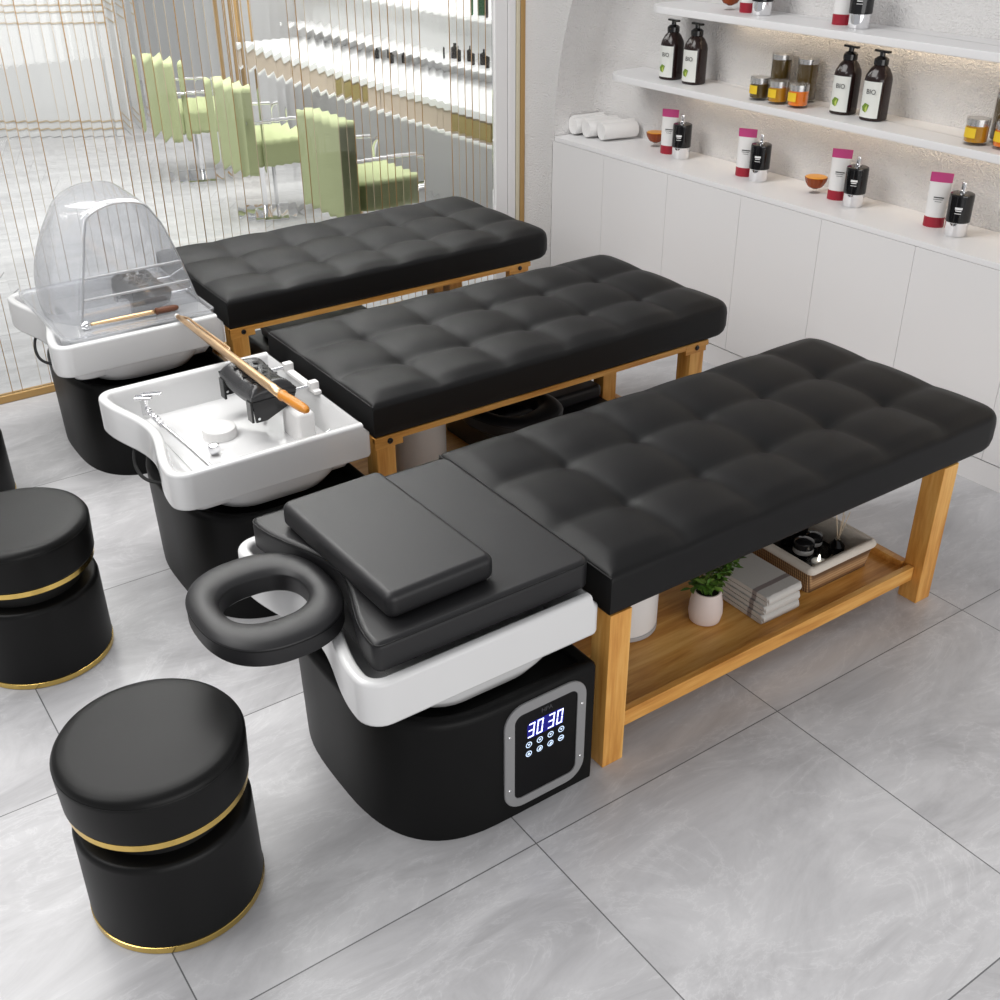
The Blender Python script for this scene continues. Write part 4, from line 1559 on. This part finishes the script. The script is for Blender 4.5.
def pump_bottle(loc, rz, label):
    t = thing('pump_bottle', label, 'bottle', loc, rz, 'dark pump bottles with white labels')
    n = 40
    def sec(r, z, sq=2.6):
        out = []
        for k in range(n):
            th = 2 * PI * k / n
            c, s = math.cos(th), math.sin(th)
            out.append((r * math.copysign(abs(c) ** (2 / sq), c), r * math.copysign(abs(s) ** (2 / sq), s), z))
        return out
    b = bmesh.new()
    loft(b, [sec(.043, 0), sec(.047, .004), sec(.047, .142), sec(.044, .158), sec(.033, .180), sec(.026, .190, 2), sec(.022, .196, 2)])
    obj('body', b, bottle_brown, t, 50)
    b = bmesh.new(); lathe(b, [(.024, .193), (.0265, .195), (.0265, .214), (.018, .221), (.010, .224), (.010, .240)], 28)
    p = obj('pump', b, blk_plastic, t)
    b = bmesh.new(); box(b, -.036, .036, -.009, .009, .236, .245, .003); xf(b, Rz(1.3))
    obj('pump_head', b, blk_plastic, p)
    def wrap(half, z0, z1, r, zt=None, off=0.0):
        w = bmesh.new()
        m = 10
        pts = []
        for k in range(m + 1):
            a = PI + off - half + 2 * half * k / m
            c, s = math.cos(a), math.sin(a)
            q = 2 / 2.6
            pts.append((r * math.copysign(abs(c) ** q, c), r * math.copysign(abs(s) ** q, s)))
        lo = [w.verts.new((x, y, z0)) for x, y in pts]; hi = [w.verts.new((x, y, z1)) for x, y in pts]
        for k in range(m):
            w.faces.new((lo[k], lo[k + 1], hi[k + 1], hi[k]))
        return w
    lb = obj('label', wrap(.80, .012, .140, .0475), label_mat, t)
    tx = text_bm('BIO', .024, .0002)
    xf(tx, T((-.0485, -.004, .104)) @ Rz(-PI / 2) @ Rx(PI / 2))
    obj('lettering', tx, ink, lb, 0)
    g = bmesh.new()
    g.faces.new([g.verts.new((-.0484, .012 + y, .046 + z)) for y, z in ((-.016, .012), (-.010, -.008), (-.004, -.016), (.008, -.010), (.012, .004), (.002, .018), (-.006, .016))])
    obj('leaf_print', g, leaf_print, lb, 0)
    g = bmesh.new()
    g.faces.new([g.verts.new((-.0487, .008 + y, .044 + z)) for y, z in ((-.004, .014), (-.005, -.010), (.001, -.012), (.004, .002))])
    obj('leaf_highlight', g, leaf_print_l, lb, 0)
    return t


ZL = 1.127
PR = math.radians(8)
pb = pump_bottle((3.612, 3.870, ZL), PR, 'dark pump bottle with white label, outermost at the rounded shelf end')
dup(pb, (3.612, 3.722, ZL), 'dark pump bottle with white label, inner one of the pair by the shelf end')
dup(pb, (3.632, 2.915, ZL), 'dark pump bottle with white label beside the orange glass')
dup(pb, (3.630, 2.770, ZL), 'dark pump bottle with white label, last along before bare shelf')


def jar_glass(loc, liquid, label, r=.040, h=.090, lab=True):
    fill = .70 if lab else .84
    t = thing('oil_glass', label, 'glass jar', loc, 0.6, 'glasses of coloured oil on the shelf')
    b = bmesh.new(); lathe(b, [(r * .95, 0), (r, .004), (r * 1.02, h), (r * .96, h), (r * .94, .012)], 36); obj('glass', b, glass_thin, t)
    b = bmesh.new(); lathe(b, [(r * .90, .010), (r * .93, .013), (r * .94, h * fill), (r * .9, h * fill + .0005)], 36); obj('oil', b, liquid, t)
    b = bmesh.new(); lathe(b, [(r * .95, h * fill), (r * .96, h * fill + .0006), (r * .96, h * .95), (r * .9, h * .955)], 36); obj('silver_lid', b, silver_lab, t)
    if lab:
        b = bmesh.new()
        for k in range(8):
            a0, a1 = PI - 0.6 - .7 + 1.2 * k / 8, PI - 0.6 - .7 + 1.2 * (k + 1) / 8
            b.faces.new([b.verts.new((r * 1.025 * math.cos(a), r * 1.025 * math.sin(a), z)) for a, z in ((a0, h * .28), (a1, h * .28), (a1, h * .64), (a0, h * .64))])
        obj('yellow_label', b, yellow_lab, t)
    return t


jar_glass((3.575, 3.300, ZL), olive_liq, 'short glass of olive oil with yellow label, furthest from the pump bottles')
jar_glass((3.575, 3.198, ZL), honey, 'short glass of honey oil with yellow label, between the other two front glasses')
jar_glass((3.580, 3.098, ZL), orange, 'short glass of orange oil with yellow label, next to the pump bottles')
jar_glass((3.690, 3.300, ZL), olive_liq, 'taller dark olive glass behind the short olive and honey glasses', .042, .172, False)
jar_glass((3.690, 3.160, ZL), olive_liq, 'taller dark olive glass behind the short orange glass', .042, .172, False)
jar_glass((3.585, 2.300, ZL), honey, 'short glass of honey oil at the bare end of the lower shelf')
jar_glass((3.605, 2.200, ZL), orange, 'short glass of orange oil, half hidden near the picture edge')
jar_glass((3.690, 2.270, ZL), olive_liq, 'taller dark olive glass behind the honey oil near the picture edge', .042, .172, False)

# ---------------------------------------------------------------- the salon behind the ribbed glass
struct('wall_salon', bx(3.95, 4.1, 4.80, 12.0, 0.0, 3.0), salon_white, 0)
struct('wall_end', bx(-3.0, 4.0, 12.0, 12.15, 0.0, 3.0), salon_white, 0)


def styling_counter():
    t = thing('styling_counter', 'white marble counter with tan drawers seen through the ribbed glass', 'counter', (3.40, 4.82, 0))
    o = obj('top', bx(0.0, 0.545, 0.0, 3.4, 0.775, 0.815, 0.004), marble, t)
    for k in range(5):
        y0 = 0.02 + 0.676 * k
        d = obj('drawer', bx(0.012, 0.5, y0, y0 + 0.67, 0.66, 0.774, 0.003), tan, t)
        if k in (0, 2):
            obj('olive_panel', bx(0.006, 0.012, y0 + 0.16, y0 + 0.55, 0.675, 0.765), olive, d, 0)  # darker olive panel on part of the drawer front
    obj('lower_edge', bx(0.004, 0.5, 0.0, 3.4, 0.640, 0.659, 0.003), marble, t)


styling_counter()


def salon_chair(loc, label):
    t = thing('salon_chair', label, 'salon chair', loc, 0.0, 'green salon chairs behind the glass')
    b = bmesh.new(); box(b, -0.25, -0.13, -0.25, 0.25, 0.30, 0.82, 0.035, 4); obj('backrest', b, green, t)
    b = bmesh.new(); box(b, -0.13, 0.24, -0.24, 0.24, 0.34, 0.50, 0.03, 4); obj('seat', b, green, t)
    for s in (-1, 1):
        b = bmesh.new()
        tube(b, curve_pts([(-0.18, s * .265, .62), (0.10, s * .265, .62), (0.22, s * .265, .60), (0.24, s * .265, .50), (0.20, s * .265, .42)], 6), 0.011, 10)
        obj('armrest', b, chrome, t)
    b = bmesh.new(); lathe(b, [(.03, .05), (.03, .34)], 20); obj('column', b, chrome, t)
    b = bmesh.new(); lathe(b, [(.21, 0), (.21, .012), (.18, .022), (.05, .04), (.03, .055)], 40); obj('base', b, chrome, t)
    return t


sc = salon_chair((2.87, 6.72, 0), 'green salon chair in the middle of the three behind the ribbed glass')
dup(sc, (2.90, 5.50, 0), 'green salon chair closest to the ribbed glass')
dup(sc, (2.85, 7.87, 0), 'green salon chair deepest in the room behind the ribbed glass')


def mirror_frame(loc, h, label):
    t = thing('mirror_column', label, 'mirror frame', loc)
    b = bmesh.new()
    box(b, 0.0, 0.05, -0.16, -0.08, 0.0, h, .003)
    box(b, 0.0, 0.05, 0.08, 0.17, 0.0, h, .003)
    box(b, 0.0, 0.05, -0.08, 0.08, h - 0.04, h, .003)
    obj('gilt_frame', b, old_gold, t)
    obj('grey_panel', bx(0.02, 0.03, -0.08, 0.08, 0.0, h - 0.04), mat('grey_panel', (.62, .62, .63), .4), t, 0)


mirror_frame((3.42, 8.42, 0), 2.7, 'tall gilt frame at the far end of the styling counter')


def reception_desk():
    t = thing('reception_desk', 'white reception desk with thin brass bands deep behind the glass', 'desk', (2.2, 9.9, 0), math.radians(-34))
    b = bmesh.new(); box(b, -0.9, 0.75, 0.0, 0.6, 0.0, 1.05, .01); obj('body', b, salon_white, t)
    for z in (0.06, 0.12, 0.86, 0.94, 0.99):
        obj('brass_band', bx(-0.905, 0.755, -0.006, 0.606, z, z + 0.010), bronze_pale, t, 0)


reception_desk()

for zz, y0, y1, lab in ((0.925, 5.2, 8.2, 'thin white ledge over the styling counter, lower of the two'), (1.195, 5.2, 8.2, 'thin white ledge over the styling counter, upper of the two')):
    o = obj('wall_ledge', bx(3.78, 3.949, y0, y1, zz - 0.022, zz, 0.003), marble)
    tag(o, lab, 'shelf', 'ledges behind the ribbed glass')
green_glass = mat('bottle_green', (0.03, 0.10, 0.04), 0.2)
for y, x, z, h, r, mm, lab in ((6.07, 3.86, 0.9255, .085, .026, jar_dark, 'small dark bottle on the lower salon ledge, first of four from the chairs'),
                               (5.93, 3.86, 0.9255, .085, .026, jar_dark, 'small dark bottle on the lower salon ledge, second of four from the chairs'),
                               (5.77, 3.86, 0.9255, .085, .026, jar_dark, 'small dark bottle on the lower salon ledge, third of four from the chairs'),
                               (5.63, 3.86, 0.9255, .085, .026, jar_dark, 'small dark bottle on the lower salon ledge, closest to the white stile'),
                               (5.76, 3.86, 1.1955, .150, .028, green_glass, 'green bottle on the upper salon ledge'),
                               (5.62, 3.86, 1.1955, .150, .028, bottle_brown, 'brown bottle on the upper salon ledge beside the green one'),
                               (6.98, 3.86, 0.8155, .070, .026, jar_dark, 'small dark pot standing on the styling counter, further one'),
                               (6.74, 3.86, 0.8155, .070, .026, jar_dark, 'small dark pot standing on the styling counter, nearer one')):
    b = bmesh.new()
    lathe(b, [(r * .95, 0), (r, .004), (r, h * .7), (r * .4, h * .8), (r * .4, h), (r * .2, h)], 20)
    o = obj('styling_bottle', b, mm, None, 40, (x, y, z))
    tag(o, lab, 'bottle', 'bottles behind the ribbed glass')
